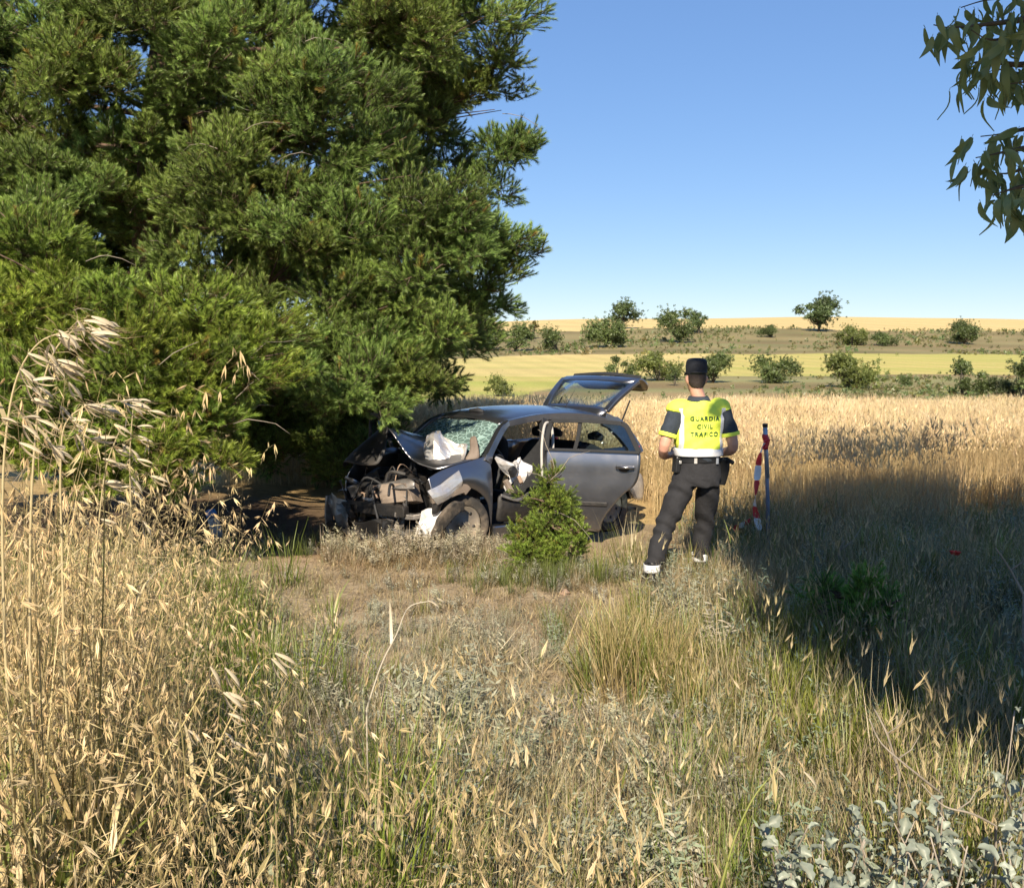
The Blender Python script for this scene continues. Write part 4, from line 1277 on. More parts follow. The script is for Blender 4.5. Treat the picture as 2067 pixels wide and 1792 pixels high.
# ---- open rear door, near side
door = empty('rear_door', (0, 0, 0)); door.parent = car
door.location = (-.345, .80, 0); door.rotation_euler = (0, 0, R(121))
tag(door, 'silver grey rear door swung wide open')
ZR = [(.17, .60), (.24, .62), (.32, .66), (.41, .72), (.50, .79), (.58, .86), (.63, .915), (.66, .965), (.72, 1.01), (.80, 1.035), (.92, 1.045), (1.02, 1.045), (1.045, 1.03)]


def skin_y(u, z):
    return -.035 * math.sin(max(0, min(1, (z - .1) / .98)) * math.pi) ** .8 - .012 * math.exp(-((z - .90) / .05) ** 2) + .02 * max(0, .3 - z)


rows = [[(max(.0, .03 * (z < .22)) + (ur - .0) * k / 16, skin_y(ur * k / 16, z), z) for k in range(17)] for z, ur in ZR]
dsk = sheet('door_skin', rows, PT, door, .045, 1, 0, 0, 1, offset=-1)
FR = [(.015, 1.04), (.03, 1.20), (.07, 1.355), (.45, 1.365), (.84, 1.345), (.90, 1.30), (.985, 1.13), (1.03, 1.04)]
bar('window_frame', [(u, .0, z) for u, z in FR[:3]], .05, .035, DRK, door, 3, (0, 1, 0), .004)
bar('window_frame', [(u, .0, z) for u, z in FR[2:5]], .045, .035, DRK, door, 3, (0, 1, 0), .004)
bar('window_frame', [(u, .0, z) for u, z in FR[4:]], .05, .035, DRK, door, 3, (0, 1, 0), .004)
bar('window_frame', [(.0, -.012, 1.045), (.5, -.014, 1.045), (1.04, -.012, 1.04)], .028, .05, DRK, door, 3, (0, 1, 0), .004)
bar('window_divider', [(.33, .006, 1.05), (.37, .006, 1.21), (.385, .006, 1.35)], .042, .02, DRK, door, 3, (0, 1, 0), .004)
mb = MB(); mb.grid([[(.37, .004, 1.05), (.7, .0, 1.05), (1.02, .004, 1.05)], [(.39, .004, 1.34), (.7, .0, 1.345), (.88, .004, 1.32)]]); mb.build('window_glass', MAT['tinted_glass'], door, solid=.004)
h_ = MB(); h_.tube(smooth_path([(.80, -.055, .880), (.86, -.085, .886), (.92, -.085, .886), (.985, -.055, .880)], 4), .017, 8, True, (1, 1)); hh = h_.build('door_handle', PT, door)
mb = MB(); mb.tube([(.875, -.042, .862), (.875, -.052, .862)], .055, 16, True, (1, .55)); mb.build('handle_recess', BLK, hh)
bar('side_moulding', [(.22, -.045, .475), (.45, -.048, .475), (.70, -.042, .475)], .045, .018, BLK, door, 3, (0, 1, 0), .008)
mb = MB(); mb.grid([[(.03, .05, .22), (.5, .055, .25), (.66, .05, .40)], [(.03, .06, .6), (.5, .065, .6), (.92, .06, .68)], [(.03, .05, 1.0), (.5, .05, 1.02), (1.0, .05, 1.0)]]); mb.build('door_card', DRK, door, solid=.02)
for z_ in (.45, .85):
    mb = MB(); mb.box((.02, .03, z_), (.05, .04, .08)); mb.build('door_hinge', TORN, door, False, bevel=.005)

# ---- far side: front door open beyond the bonnet, rear door shut
fdoor = empty('far_front_door', (0, 0, 0)); fdoor.parent = car
fdoor.location = (.50, -.80, -.08); fdoor.rotation_euler = (0, 0, R(-108))
mb = MB(); mb.grid([[(0, .0, .25), (.5, .03, .25), (1.0, 0, .25)], [(0, .03, .6), (.5, .05, .6), (1.05, .02, .6)], [(0, .0, .98), (.5, .02, 1.0), (1.08, 0, 1.0)]]); mb.build('door_skin', PT, fdoor, sub=1, solid=.04)
bar('window_frame', [(.12, 0, 1.0), (.30, 0, 1.20), (.52, 0, 1.36), (1.0, 0, 1.38), (1.08, 0, 1.0)], .05, .035, DRK, fdoor, 3, (0, 1, 0), .004)
mb = MB(); mb.grid([[(.14, .0, 1.0), (.6, 0, 1.0), (1.05, 0, 1.0)], [(.52, 0, 1.34), (.7, 0, 1.35), (.98, 0, 1.36)]]); mb.build('window_glass', MAT['tinted_glass'], fdoor, solid=.004)
far = sheet('far_rear_door', [[(-.34, -.79, .28), (-.8, -.80, .28), (-.95, -.79, .45), (-1.25, -.78, .70)], [(-.34, -.82, .62), (-.8, -.83, .62), (-1.05, -.82, .66), (-1.3, -.80, .80)], [(-.36, -.77, .96), (-.8, -.78, .97), (-1.1, -.77, .97), (-1.45, -.74, .98)]], PT, car, .05, 1)
bar('window_frame', [(-.85, -.69, 1.18), (-.95, -.70, 1.1), (-1.1, -.74, .98)], .06, .03, DRK, far, 3, (0, 1, 0), .004)
bar('seat_belt', [(-.46, .62, 1.28), (-.42, .66, 1.0), (-.40, .66, .6)], .045, .006, DRK, car, 3, (0, 1, 0), .001)

# ---- raised tailgate
tgate = empty('tailgate', (0, 0, 0)); tgate.parent = car
tgate.location = (-1.55, 0, 1.315); tgate.rotation_euler = (0, R(44), 0)      # local -x runs from hinge to lip, up and back
tag(tgate, 'raised tailgate with its rear window')


def tgp(l, y, d=0): return (-l, y, d)


rows = [[tgp(l, t * hw, .03 * (1 - t * t)) for t in (-1, -.5, 0, .5, 1)] for l, hw in ((0, .52), (.07, .53), (.145, .545))]
sheet('tailgate_top', rows, PT, tgate, .03, 1)
for s in (1, -1):
    bar('tailgate_side', [tgp(.10, s * .52), tgp(.30, s * .56, .0), tgp(.52, s * .60, -.03), tgp(.66, s * .62, -.06)], .085, .05, PT, tgate, 3, (0, 0, 1), .01)
rows = [[tgp(l, t * hw, dz + .03 * (1 - t * t)) for t in (-1, -.5, 0, .5, 1)] for l, hw, dz in ((.56, .60, -.03), (.66, .62, -.04), (.74, .62, -.10), (.78, .60, -.20), (.79, .58, -.38))]
sheet('tailgate_panel', rows, PT, tgate, .03, 1)
mb = MB(); mb.grid([[tgp(l, t * hw, .008 + .03 * (1 - t * t) - .02 * (l / .6)) for t in (-1, -.5, 0, .5, 1)] for l, hw in ((.13, .50), (.35, .535), (.57, .58))]); mb.build('rear_window', MAT['clear_glass'], tgate, solid=.005)
bar('spoiler_lip', [tgp(.77, -.57, -.11), tgp(.80, 0, -.09), tgp(.77, .57, -.11)], .05, .02, DRK, tgate, 4, (0, 0, 1), .006)
bar('gas_strut', [(-1.72, .60, 1.10), (-1.98, .58, 1.50)], .016, .016, BLK, car, 2, (0, 1, 0), .003)
bar('gas_strut', [(-1.72, -.60, 1.10), (-1.98, -.58, 1.50)], .016, .016, BLK, car, 2, (0, 1, 0), .003)


# ------------------------------------------------------------------ the officer
# local space: +y the way he faces (away from the camera), x to his right, z up; feet at 0
person = empty('person', (1.545, 8.10, tz(1.545, 8.1)), R(4))
tag(person, 'person in high visibility vest and dark cap standing with back turned beside the wreck', 'person')


def ring(c, rx, ry, tilt=None, n=20, sq=2.3):
    c = V3(c); P = []
    for k in range(n):
        a = 2 * math.pi * k / n
        ca, sa = math.cos(a), math.sin(a)
        P.append(V3((math.copysign(abs(ca) ** (2 / sq), ca) * rx, math.copysign(abs(sa) ** (2 / sq), sa) * ry, 0)))
    if tilt is not None:
        q = V3((0, 0, 1)).rotation_difference(V3(tilt).normalized())
        P = [q @ p for p in P]
    return [c + p for p in P]


def limb(mb, pts, n=16, sub=4):
    """pts: (x,y,z, r_across, r_depth); tapered limb through its joints"""
    ctr = smooth_path([p[:3] for p in pts], sub)
    rad = smooth_path([(p[3], p[4], 0) for p in pts], sub)
    rg_ = []
    q = None
    for i, c in enumerate(ctr):
        t = (ctr[min(i + 1, len(ctr) - 1)] - ctr[max(i - 1, 0)]).normalized()
        q = V3((0, 0, 1)).rotation_difference(t) if q is None else (q @ V3((0, 0, 1))).rotation_difference(t) @ q
        rg_.append([c + q @ V3((math.cos(2 * math.pi * k / n) * rad[i].x, math.sin(2 * math.pi * k / n) * rad[i].y, 0)) for k in range(n)])
    mb.rings(rg_)


def fuse(mb, name, mat, parent, voxel=.011, iters=6, fold=None):
    """one continuous skin over the overlapping lofts"""
    me = mb.mesh(name, True)
    o = bpy.data.objects.new(name, me)
    COL.objects.link(o)
    m = o.modifiers.new('r', 'REMESH'); m.mode = 'VOXEL'; m.voxel_size = voxel; m.use_smooth_shade = True
    m = o.modifiers.new('s', 'SMOOTH'); m.iterations = iters; m.factor = .5
    dg = bpy.context.evaluated_depsgraph_get()
    me2 = bpy.data.meshes.new_from_object(o.evaluated_get(dg))
    bpy.data.objects.remove(o); bpy.data.meshes.remove(me)
    if fold:
        P = np.empty(len(me2.vertices) * 3); me2.vertices.foreach_get('co', P); P = P.reshape(-1, 3)
        Nn = np.empty(len(me2.vertices) * 3); me2.vertices.foreach_get('normal', Nn); Nn = Nn.reshape(-1, 3)
        me2.vertices.foreach_set('co', (P + Nn * fold(P)[:, None]).ravel())
    me2.name = name
    me2.materials.clear(); me2.materials.append(mat)
    me2.polygons.foreach_set('use_smooth', [True] * len(me2.polygons))
    me2.update()
    ob = bpy.data.objects.new(name, me2)
    return link(ob, parent)


LF, RF = V3((-.41, -.16, 0)), V3((.085, .22, 0))          # left and right foot
# --- body: head, neck, trunk, arms with hands, legs, in one surface
mb = MB()
HC = V3((-.025, .02, 1.70))
for c, rx, ry, n_ in []: pass
mb.rings([ring(HC + V3((0, dy, dz)), rx, ry, n=20, sq=2.1) for dz, rx, ry, dy in [(-.135, .030, .035, .045), (-.115, .052, .060, .03), (-.08, .066, .080, .012), (-.03, .074, .092, .0), (.03, .077, .097, -.002), (.075, .072, .090, -.004), (.11, .052, .066, -.004), (.128, .02, .03, -.004)]])
for s_ in (-1, 1):       # ears
    limb(mb, [(HC.x + s_ * .074, HC.y - .005, HC.z - .055, .010, .014), (HC.x + s_ * .086, HC.y - .012, HC.z - .025, .009, .022), (HC.x + s_ * .086, HC.y - .014, HC.z + .005, .008, .017)], 10)
limb(mb, [(HC.x, HC.y + .085, HC.z - .005, .010, .012), (HC.x, HC.y + .108, HC.z - .035, .014, .014), (HC.x, HC.y + .09, HC.z - .05, .012, .010)], 8)      # nose
limb(mb, [(0, -.005, 1.44, .072, .068), (-.005, .0, 1.52, .058, .060), (HC.x, HC.y - .01, 1.60, .055, .060), (HC.x, HC.y, 1.68, .05, .055)])                     # neck
mb.rings([ring((x, 0, z), rx, ry) for z, rx, ry, x in [(.86, .15, .10, 0), (.95, .165, .11, 0), (1.05, .155, .10, 0), (1.2, .165, .105, 0), (1.35, .185, .11, 0), (1.44, .17, .09, 0), (1.49, .10, .07, 0)]])
ARM = {-1: [(-.175, -.01, 1.435), (-.26, -.05, 1.27), (-.305, -.06, 1.115), (-.26, .12, 1.04), (-.18, .24, 1.03)],
       1: [(.175, -.01, 1.435), (.245, -.04, 1.27), (.275, -.05, 1.12), (.25, .13, 1.06), (.15, .25, 1.05)]}
for s_ in (-1, 1):
    A = ARM[s_]
    rr = [(.058, .058), (.050, .052), (.043, .044), (.038, .036), (.026, .030)]
    limb(mb, [(*A[i], *rr[i]) for i in range(5)])
    h0 = V3(A[4]); dr = (V3(A[4]) - V3(A[3])).normalized()
    sd = V3((0, 0, 1)).cross(dr).normalized(); upv = dr.cross(sd)
    limb(mb, [(*h0, .026, .030), (*(h0 + dr * .045), .018, .040), (*(h0 + dr * .085), .016, .040)], 10)
    for k, (off, ln) in enumerate([(-.030, .062), (-.010, .072), (.010, .068), (.029, .052)]):      # four fingers, curled
        b_ = h0 + dr * .08 + upv * off
        cu = -sd * s_ if False else sd * (-s_)
        limb(mb, [(*b_, .009, .009), (*(b_ + dr * ln * .5 + cu * .006), .0085, .0085), (*(b_ + dr * ln * .85 + cu * ln * .35), .008, .008), (*(b_ + dr * ln * .8 + cu * ln * .75), .006, .006)], 8, 2)
    t0 = h0 + dr * .02 + upv * .03
    limb(mb, [(*t0, .011, .011), (*(t0 + dr * .03 + upv * .025), .010, .010), (*(t0 + dr * .06 + upv * .03), .007, .007)], 8, 2)
for s_, ft in ((-1, LF), (1, RF)):
    hip = V3((s_ * .085, 0, .90)); kn = hip.lerp(V3((ft.x, ft.y, .08)), .53) + V3((s_ * -.0 + (-.02 if s_ < 0 else .02), .05, 0)); an = V3((ft.x, ft.y, .09))
    limb(mb, [(*hip, .08, .085), (*hip.lerp(kn, .5), .07, .075), (*kn, .052, .056), (*kn.lerp(an, .4), .048, .052), (*an, .033, .036)])
fuse(mb, 'body', MAT['skin'], person, .0085, 4)
# --- hair: close-cropped shell over the back of the head
mb = MB()
mb.rings([ring(HC + V3((0, dy, dz)), rx, ry, n=20, sq=2.1) for dz, rx, ry, dy in [(-.085, .050, .052, -.034), (-.05, .072, .078, -.018), (.0, .0785, .093, -.010), (.05, .0785, .094, -.008), (.09, .060, .074, -.006)]])
fuse(mb, 'hair', MAT['hair'], person, .008, 3)
# --- cap: tall peaked field cap, soft crown and stiff band
mb = MB()
mb.rings([ring(HC + V3((0, -.004 + dy, dz)), rx, ry, n=24, sq=2.2) for dz, rx, ry, dy in [(.022, .0835, .101, 0), (.03, .086, .104, 0), (.07, .087, .106, 0), (.105, .086, .105, 0), (.135, .080, .098, .0), (.150, .062, .08, .0), (.155, .03, .04, 0)]])
cap = fuse(mb, 'cap', MAT['cap_cloth'], person, .007, 3)
mb = MB(); mb.grid([[HC + V3((t * .075, .085 + .02 * (1 - t * t) + k * .055 * (1 - .5 * t * t), .035 - k * .025)) for t in (-1, -.6, -.2, .2, .6, 1)] for k in (0, .5, 1)]); mb.build('cap_peak', MAT['cap_cloth'], cap, solid=.004)
mb = MB(); mb.tube([HC + V3((.087 * math.cos(a), -.004 + .106 * math.sin(a), .04)) for a in [math.pi * (1.25 + .5 * k / 8) for k in range(9)]], .006, 6, True, (1, 1.6)); mb.build('cap_strap', MAT['dark_trim'], cap)


# --- trousers
def tfold(P):
    z, x, y = P[:, 2], P[:, 0], P[:, 1]
    k = np.exp(-((z - .46) / .10) ** 2) + .8 * np.exp(-((z - .78) / .07) ** 2) + 1.2 * np.exp(-((z - .16) / .08) ** 2)
    return .010 * k * np.sin(z * 52 + x * 38 + y * 25) + .004 * np.sin(z * 23 + x * 30)


mb = MB()
mb.rings([ring((0, 0, z), rx, ry, sq=2.4) for z, rx, ry in [(.80, .185, .135), (.87, .19, .14), (.95, .182, .13), (1.03, .172, .120), (1.06, .168, .116)]])
for s_, ft in ((-1, LF), (1, RF)):
    hip = V3((s_ * .095, 0, .88)); kn = hip.lerp(V3((ft.x, ft.y, .08)), .53) + V3((-.02 if s_ < 0 else .02, .05, 0)); an = V3((ft.x, ft.y + .005, .125))
    limb(mb, [(*hip, .100, .118), (*hip.lerp(kn, .5), .098, .105), (*kn, .080, .086), (*kn.lerp(an, .5), .078, .08), (*an, .062, .068)])
trou = fuse(mb, 'trousers', MAT['trouser_cloth'], person, .010, 5, tfold)
mb = MB(); mb.rings([ring((LF.x, LF.y + .003, z), .067, .073) for z in (.115, .13, .17, .178)], False); mb.build('reflective_cuff', MAT['reflective_band'], trou, solid=.004)
mb = MB(); mb.rings([ring((RF.x, RF.y + .003, z), .067, .073) for z in (.115, .13, .17, .178)], False); mb.build('reflective_cuff', MAT['reflective_band'], trou, solid=.004)
# --- boots
for s_, ft in ((-1, LF), (1, RF)):
    mb = MB()
    dx = -.03 * (1 if s_ < 0 else -1)
    limb(mb, [(ft.x, ft.y - .005, .20, .045, .05), (ft.x, ft.y, .10, .044, .052), (ft.x, ft.y + .01, .055, .044, .06)], 14)
    limb(mb, [(ft.x, ft.y - .075, .035, .034, .03), (ft.x, ft.y - .04, .045, .042, .042), (ft.x + dx * .6, ft.y + .08, .045, .046, .042), (ft.x + dx, ft.y + .17, .034, .042, .030), (ft.x + dx, ft.y + .21, .028, .026, .02)], 14)
    fuse(mb, 'boot', MAT['leather'], person, .009, 3)


# --- polo shirt with short sleeves and collar
def sfold(P):
    return .005 * np.sin(P[:, 2] * 55 + P[:, 0] * 30) * np.exp(-((P[:, 2] - 1.05) / .08) ** 2) + .003 * np.sin(P[:, 2] * 42 + P[:, 1] * 40 + P[:, 0] * 20)


mb = MB()
mb.rings([ring((0, 0, z), rx, ry, sq=2.4) for z, rx, ry in [(1.01, .178, .124), (1.06, .176, .122), (1.15, .180, .122), (1.28, .195, .124), (1.38, .200, .122), (1.44, .180, .105), (1.485, .125, .085), (1.51, .08, .074)]])
for s_ in (-1, 1):
    A = [V3(p) for p in ARM[s_]]
    e = A[1].lerp(A[2], .28)
    limb(mb, [(*(A[0] + V3((-s_ * .05, 0, .0))), .070, .075), (*A[0], .078, .080), (*A[0].lerp(A[1], .5), .074, .074), (*A[1], .069, .069), (*e, .068, .066)])
shirt = fuse(mb, 'polo_shirt', MAT['navy_cloth'], person, .010, 5, sfold)
for s_ in (-1, 1):
    A = [V3(p) for p in ARM[s_]]
    e0, e1 = A[1].lerp(A[2], .16), A[1].lerp(A[2], .36)
    t_ = (e1 - e0)
    mb = MB(); mb.rings([ring(e0.lerp(e1, q), .074 + .002 * math.sin(q * 3.14), .072 + .002 * math.sin(q * 3.14), t_, sq=2) for q in (0, .12, .5, .88, 1)], False); mb.build('sleeve_band', MAT['hivis_yellow'], shirt, solid=.005)
mb = MB()
mb.rings([ring((-.006, .004 + dy, z), rx, ry, sq=2) for z, rx, ry, dy in [(1.47, .088, .082, 0), (1.505, .078, .078, 0), (1.535, .072, .076, .004), (1.54, .078, .082, .004), (1.51, .092, .094, 0), (1.495, .096, .096, 0)]], False)
mb.build('collar', MAT['navy_cloth'], shirt, solid=.005)


# --- high visibility vest
def vfold(P):
    return .008 * np.sin(P[:, 2] * 26 + P[:, 0] * 24 + 1.3 * np.sin(P[:, 0] * 17)) + .003 * np.sin(P[:, 2] * 61 - P[:, 0] * 35)


VR = [(1.06, .190, .138), (1.10, .192, .138), (1.2, .197, .137), (1.3, .207, .138), (1.38, .205, .135), (1.44, .194, .122), (1.475, .160, .108), (1.508, .112, .095)]
mb = MB(); mb.rings([ring((0, 0, z), rx, ry, n=28, sq=2.5) for z, rx, ry in VR])
for s_ in (-1, 1):
    A = V3(ARM[s_][0])
    limb(mb, [(A.x - s_ * .06, A.y, A.z + .008, .082, .09), (A.x, A.y, A.z + .006, .089, .092), (A.x + s_ * .018, A.y - .006, A.z - .03, .088, .09)])
vest = fuse(mb, 'high_visibility_vest', MAT['hivis_yellow'], person, .010, 5, vfold)
vb = BVHTree.FromPolygons([v.co.copy() for v in vest.data.vertices], [tuple(p.vertices) for p in vest.data.polygons])


def on_vest(x, z, lift=.003):
    h = vb.ray_cast(V3((x, -1, z)), V3((0, 1, 0)))
    return (h[0] + V3((0, -lift, 0))) if h[0] is not None else V3((x, -.1, z))


mb = MB(); mb.rings([[V3((p.x * (1 + q), p.y * (1 + q), p.z)) for p in ring((0, 0, z), rx, ry, n=48, sq=2.5)] for z, rx, ry, q in [(1.052, .192, .140, .02), (1.06, .1945, .1425, .03), (1.085, .1945, .1425, .03), (1.112, .1945, .1425, .03), (1.118, .192, .140, .02)]], False)
mb.build('reflective_waistband', MAT['reflective_band'], vest, solid=.004)
for s_ in (-1, 1):      # reflective stripes running down from the shoulders
    mb = MB()
    mb.grid([[on_vest(s_ * (.150 + .022 * k + (.012 if z > 1.4 else 0)), z, .004) for k in (0, .5, 1, 1.5)] for z in np.linspace(1.12, 1.45, 16)])
    mb.build('shoulder_stripe', MAT['reflective_band'], vest)
for txt, zc, xc, size in [('GUARDIA', 1.352, .012, .048), ('CIVIL', 1.288, .012, .048), ('TRAFICO', 1.224, .012, .048)]:
    cu = bpy.data.curves.new('lettering', 'FONT'); cu.body = txt; cu.size = size; cu.align_x = 'CENTER'; cu.space_character = 1.22; cu.offset = .0016; cu.extrude = 0; cu.resolution_u = 3
    to = bpy.data.objects.new('lettering', cu); COL.objects.link(to)
    me = bpy.data.meshes.new_from_object(to.evaluated_get(bpy.context.evaluated_depsgraph_get()))
    bpy.data.objects.remove(to)
    bm = bmesh.new(); bm.from_mesh(me)
    bmesh.ops.triangulate(bm, faces=bm.faces)
    bmesh.ops.subdivide_edges(bm, edges=bm.edges, cuts=2, use_grid_fill=True)
    for v in bm.verts: v.co = on_vest(xc + v.co.x, zc + v.co.y, .0105)
    bm.to_mesh(me); bm.free()
    me.materials.append(MAT['vest_print'])
    o = bpy.data.objects.new('lettering', me); link(o, vest)
    o['label'] = 'dark green print reading ' + txt
# --- belt with buckle tab, pouches and holster
mb = MB(); mb.rings([ring((0, 0, z), .176, .124, n=40, sq=2.4) for z in (1.0, 1.005, 1.045, 1.05)], False); belt = mb.build('belt', MAT['leather'], person, solid=.006)
mb = MB(); mb.box((-.055, -.132, 1.02), (.026, .012, .045)); mb.build('belt_clip', MAT['white_plastic'], belt, False, bevel=.004)
mb = MB(); mb.box((.13, -.112, 1.015), (.022, .014, .05), Euler((0, 0, .5))); mb.build('belt_keeper', MAT['galvanised'], belt, False, bevel=.004)
mb = MB(); mb.box((-.185, -.02, .98), (.05, .10, .14), Euler((0, .08, .1))); pouch = mb.build('belt_pouch', MAT['leather'], belt, False, bevel=.012)
mb = MB(); mb.box((-.17, -.082, 1.005), (.022, .008, .026)); mb.build('pouch_badge', MAT['alloy_and_glare'], pouch, False, bevel=.003)
mb = MB(); limb(mb, [(.205, .0, 1.03, .022, .05), (.215, .01, .95, .024, .055), (.21, .02, .84, .020, .04), (.205, .02, .80, .015, .03)], 12); hol = mb.build('holster', MAT['leather'], belt)
mb = MB(); limb(mb, [(.22, .03, 1.0, .016, .022), (.245, -.02, 1.01, .016, .02), (.275, -.07, .995, .015, .018)], 10); mb.build('pistol_grip', MAT['black_plastic'], hol)

# ------------------------------------------------------------------ post with barrier tape
pz = tz(2.72, 10.45)
post = empty('marker_post', (2.72, 10.45, pz), 0)
tag(post, 'thin grey steel post draped with red and white tape beside the wheat', 'post')
mb = MB(); mb.tube([(.05, 0, -.2), (.03, 0, .5), (-.02, 0, 1.30)], [.021, .021, .021], 12); mb.build('shaft', MAT['pole_shaded'], post)  # dark tone carries the shade on the lower part of the post
mb = MB(); mb.tube([(.019, 0, .75), (-.02, 0, 1.302)], [.0235, .0235], 12); mb.build('shaft_lit', MAT['galvanised'], post)  # upper part of the same shaft, paler to paint in the sunlight
mb = MB(); mb.tube([(-.02, 0, 1.30), (-.021, 0, 1.335)], [.028, .028], 12); mb.build('cap', MAT['black_plastic'], post)
tp = empty('barrier_tape', (2.72, 10.42, pz), 0)
tag(tp, 'red and white barrier tape hanging crumpled from the steel post', 'tape')
path = smooth_path([(.0, -.02, 1.17), (-.045, -.03, 1.12), (-.085, -.03, .98), (-.10, -.02, .80), (-.115, -.03, .60), (-.12, -.02, .45), (-.09, -.03, .30), (-.06, -.03, .16)], 6)
for i in range(0, len(path) - 5, 5):
    rows = []
    for k, p in enumerate(path[i:i + 6]):
        w_ = .17 * (i + k)
        sv = V3((math.cos(w_), math.sin(w_), 0)) * .036
        rows.append([p - sv, p + V3((0, -.006 * math.sin(w_ * 3), 0)), p + sv])
    mb = MB(); mb.grid(rows); mb.build('tape_stripe', MAT['tape_red' if (i // 5) % 2 == 0 else 'tape_white'], tp, sub=1)
mb = MB(); mb.rings([ring((-.008 + .012 * math.sin(z * 40), .03, z), .032 + .006 * math.sin(z * 55), .034, n=16) for z in (1.06, 1.09, 1.12, 1.16, 1.19, 1.22)], False); mb.build('tape_wrap', MAT['tape_red'], tp, solid=.003)
tl = empty('tape_roll_end', (2.42, 10.2, tz(2.42, 10.2) + .24), 0)
tag(tl, 'crumpled scrap of red and white tape caught in the grass left of the post', 'tape')
for k in range(3):
    rows = [[(-.085 + .057 * k + .057 * a, .03 * math.sin(3 * b + k), -.03 + .035 * k + .028 * a + .07 * b + .012 * math.sin(5 * a + k)) for b in (0, .5, 1)] for a in (0, .5, 1)]
    mb = MB(); mb.grid(rows); mb.build('tape_stripe', MAT['tape_red' if k % 2 == 0 else 'tape_white'], tl, sub=1, solid=.002)

# ------------------------------------------------------------------ litter and stones
cn = empty('crushed_carton', (-3.30, 10.9, tz(-3.30, 10.9)), .3)
cn.scale = (1.35, 1.35, 1.35)
cn.rotation_euler = (R(6), R(-14), .3)
tag(cn, 'crushed drinks carton with blue top standing in the shade under the pine', 'carton')
mb = MB(); mb.rings([ring((0, 0, z), rx, ry, sq=5) for z, rx, ry in [(0, .045, .04), (.08, .047, .038), (.17, .044, .04), (.21, .04, .03)]]); mb.build('carton_body', MAT['white_plastic'], cn)
mb = MB(); mb.rings([ring((0, 0, z), rx, ry, sq=4) for z, rx, ry in [(.205, .045, .036), (.235, .044, .034), (.26, .038, .022), (.265, .02, .012)]]); mb.build('carton_top', MAT['blue_plastic'], cn)
rr_ = random.Random(88)
for (px_, py_, y_, r_, lab) in [(-3.55, 8.85, 0, .16, 'reddish boulder half hidden by oats at the left'), (-2.55, 9.15, 0, .09, 'small brown stone beside the drinks carton'), (.42, 7.75, 0, .05, 'small dark stone lying on the bare soil'), (-.25, 7.95, 0, .045, 'little clod on the bare soil left of the dark stone')]:
    bm = bmesh.new(); bmesh.ops.create_icosphere(bm, subdivisions=3, radius=r_)
    ph = [rr_.uniform(0, 6) for _ in range(6)]
    for v in bm.verts:
        n_ = v.co.normalized()
        v.co *= 1 + .18 * math.sin(4 * n_.x + ph[0]) + .14 * math.sin(5 * n_.y + ph[1]) + .12 * math.sin(7 * n_.z + 3 * n_.x + ph[2])
        v.co.z *= .65
    me = bpy.data.meshes.new('stone'); bm.to_mesh(me); bm.free(); me.materials.append(MAT['stone'])
    me.polygons.foreach_set('use_smooth', [True] * len(me.polygons))
    o = bpy.data.objects.new('stone', me); link(o); o.location = (px_, py_, tz(px_, py_) + r_ * .25); tag(o, lab, 'stone', 'stones on the soil')

# ------------------------------------------------------------------ gum tree at the right: it shades the right of the scene
gx, gy = 4.9, -2.2
gum = empty('gum_tree', (gx, gy, tz(gx, gy)))
tag(gum, 'tall gum tree reaching its hanging leaves into the upper right corner', 'tree')
G0 = V3(gum.location)
shade = []
rq = random.Random(91)
poly = [(2.20, 8.6), (2.38, 10.2), (2.40, 11.1), (3.55, 11.0), (4.1, 12.8), (5.2, 12.8), (8.2, 12.2), (8.2, 5.2), (5, 3.9), (2.65, 4.25), (2.45, 5.1), (2.2, 7.0)]


def inside(x, y):
    c = False
    for i in range(len(poly)):
        x0, y0 = poly[i]; x1, y1 = poly[i - 1]
        if (y0 > y) != (y1 > y) and x < (x1 - x0) * (y - y0) / (y1 - y0) + x0: c = not c
    return c


crown_pts = []
while len(crown_pts) < 4200:
    x, y = rq.uniform(1.5, 8.4), rq.uniform(4, 13.6)
    jt = .10 if x < 2.75 and y > 7.4 else .34
    if not inside(x + rq.gauss(0, jt), y + rq.gauss(0, jt)): continue
    if .20 < (math.sin(x * 3.1 + 1) * math.sin(y * 2.7)) and rq.random() < .6: continue
    t = rq.uniform(8.6, 13.5)
    crown_pts.append(V3((x, y, -.1)) + SUN * t)
pos, rot, scl, pid, tn = [], [], [], [], []
for p in crown_pts:
    pos.append(p - G0); rot.append((rq.uniform(0, 6.28), rq.uniform(0, 6.28), rq.uniform(0, 6.28))); scl.append(rq.uniform(.8, 1.25)); pid.append(rq.randrange(3))
    k = rq.uniform(.8, 1.2); tn.append((k, k, k * 1.1))
tag(scatter('crown', LEAF, pos, rot, scl, pid, tn, MAT['leaves_inst'], gum), kind='stuff')
mb = MB(); tr_top = V3((.1, .2, 5.6))
mb.tube(smooth_path([(0, 0, -.3), (.05, .05, 1.6), (-.1, .1, 3.2), (0, .2, 4.6), (.1, .2, 6.2)], 3), [.26 - .0185 * i for i in range(13)], 12); mb.build('trunk', MAT['gum_bark'], gum)
mb = MB()
for k in range(16):
    e = crown_pts[rq.randrange(len(crown_pts))] - G0
    st = V3((0, .1, rq.uniform(2.8, 4.6)))
    mb.tube(limb_path(st, e, rq, -.05), [.07, .06, .05, .04, .03, .02, .012], 6)
mb.build('limbs', MAT['gum_bark'], gum)


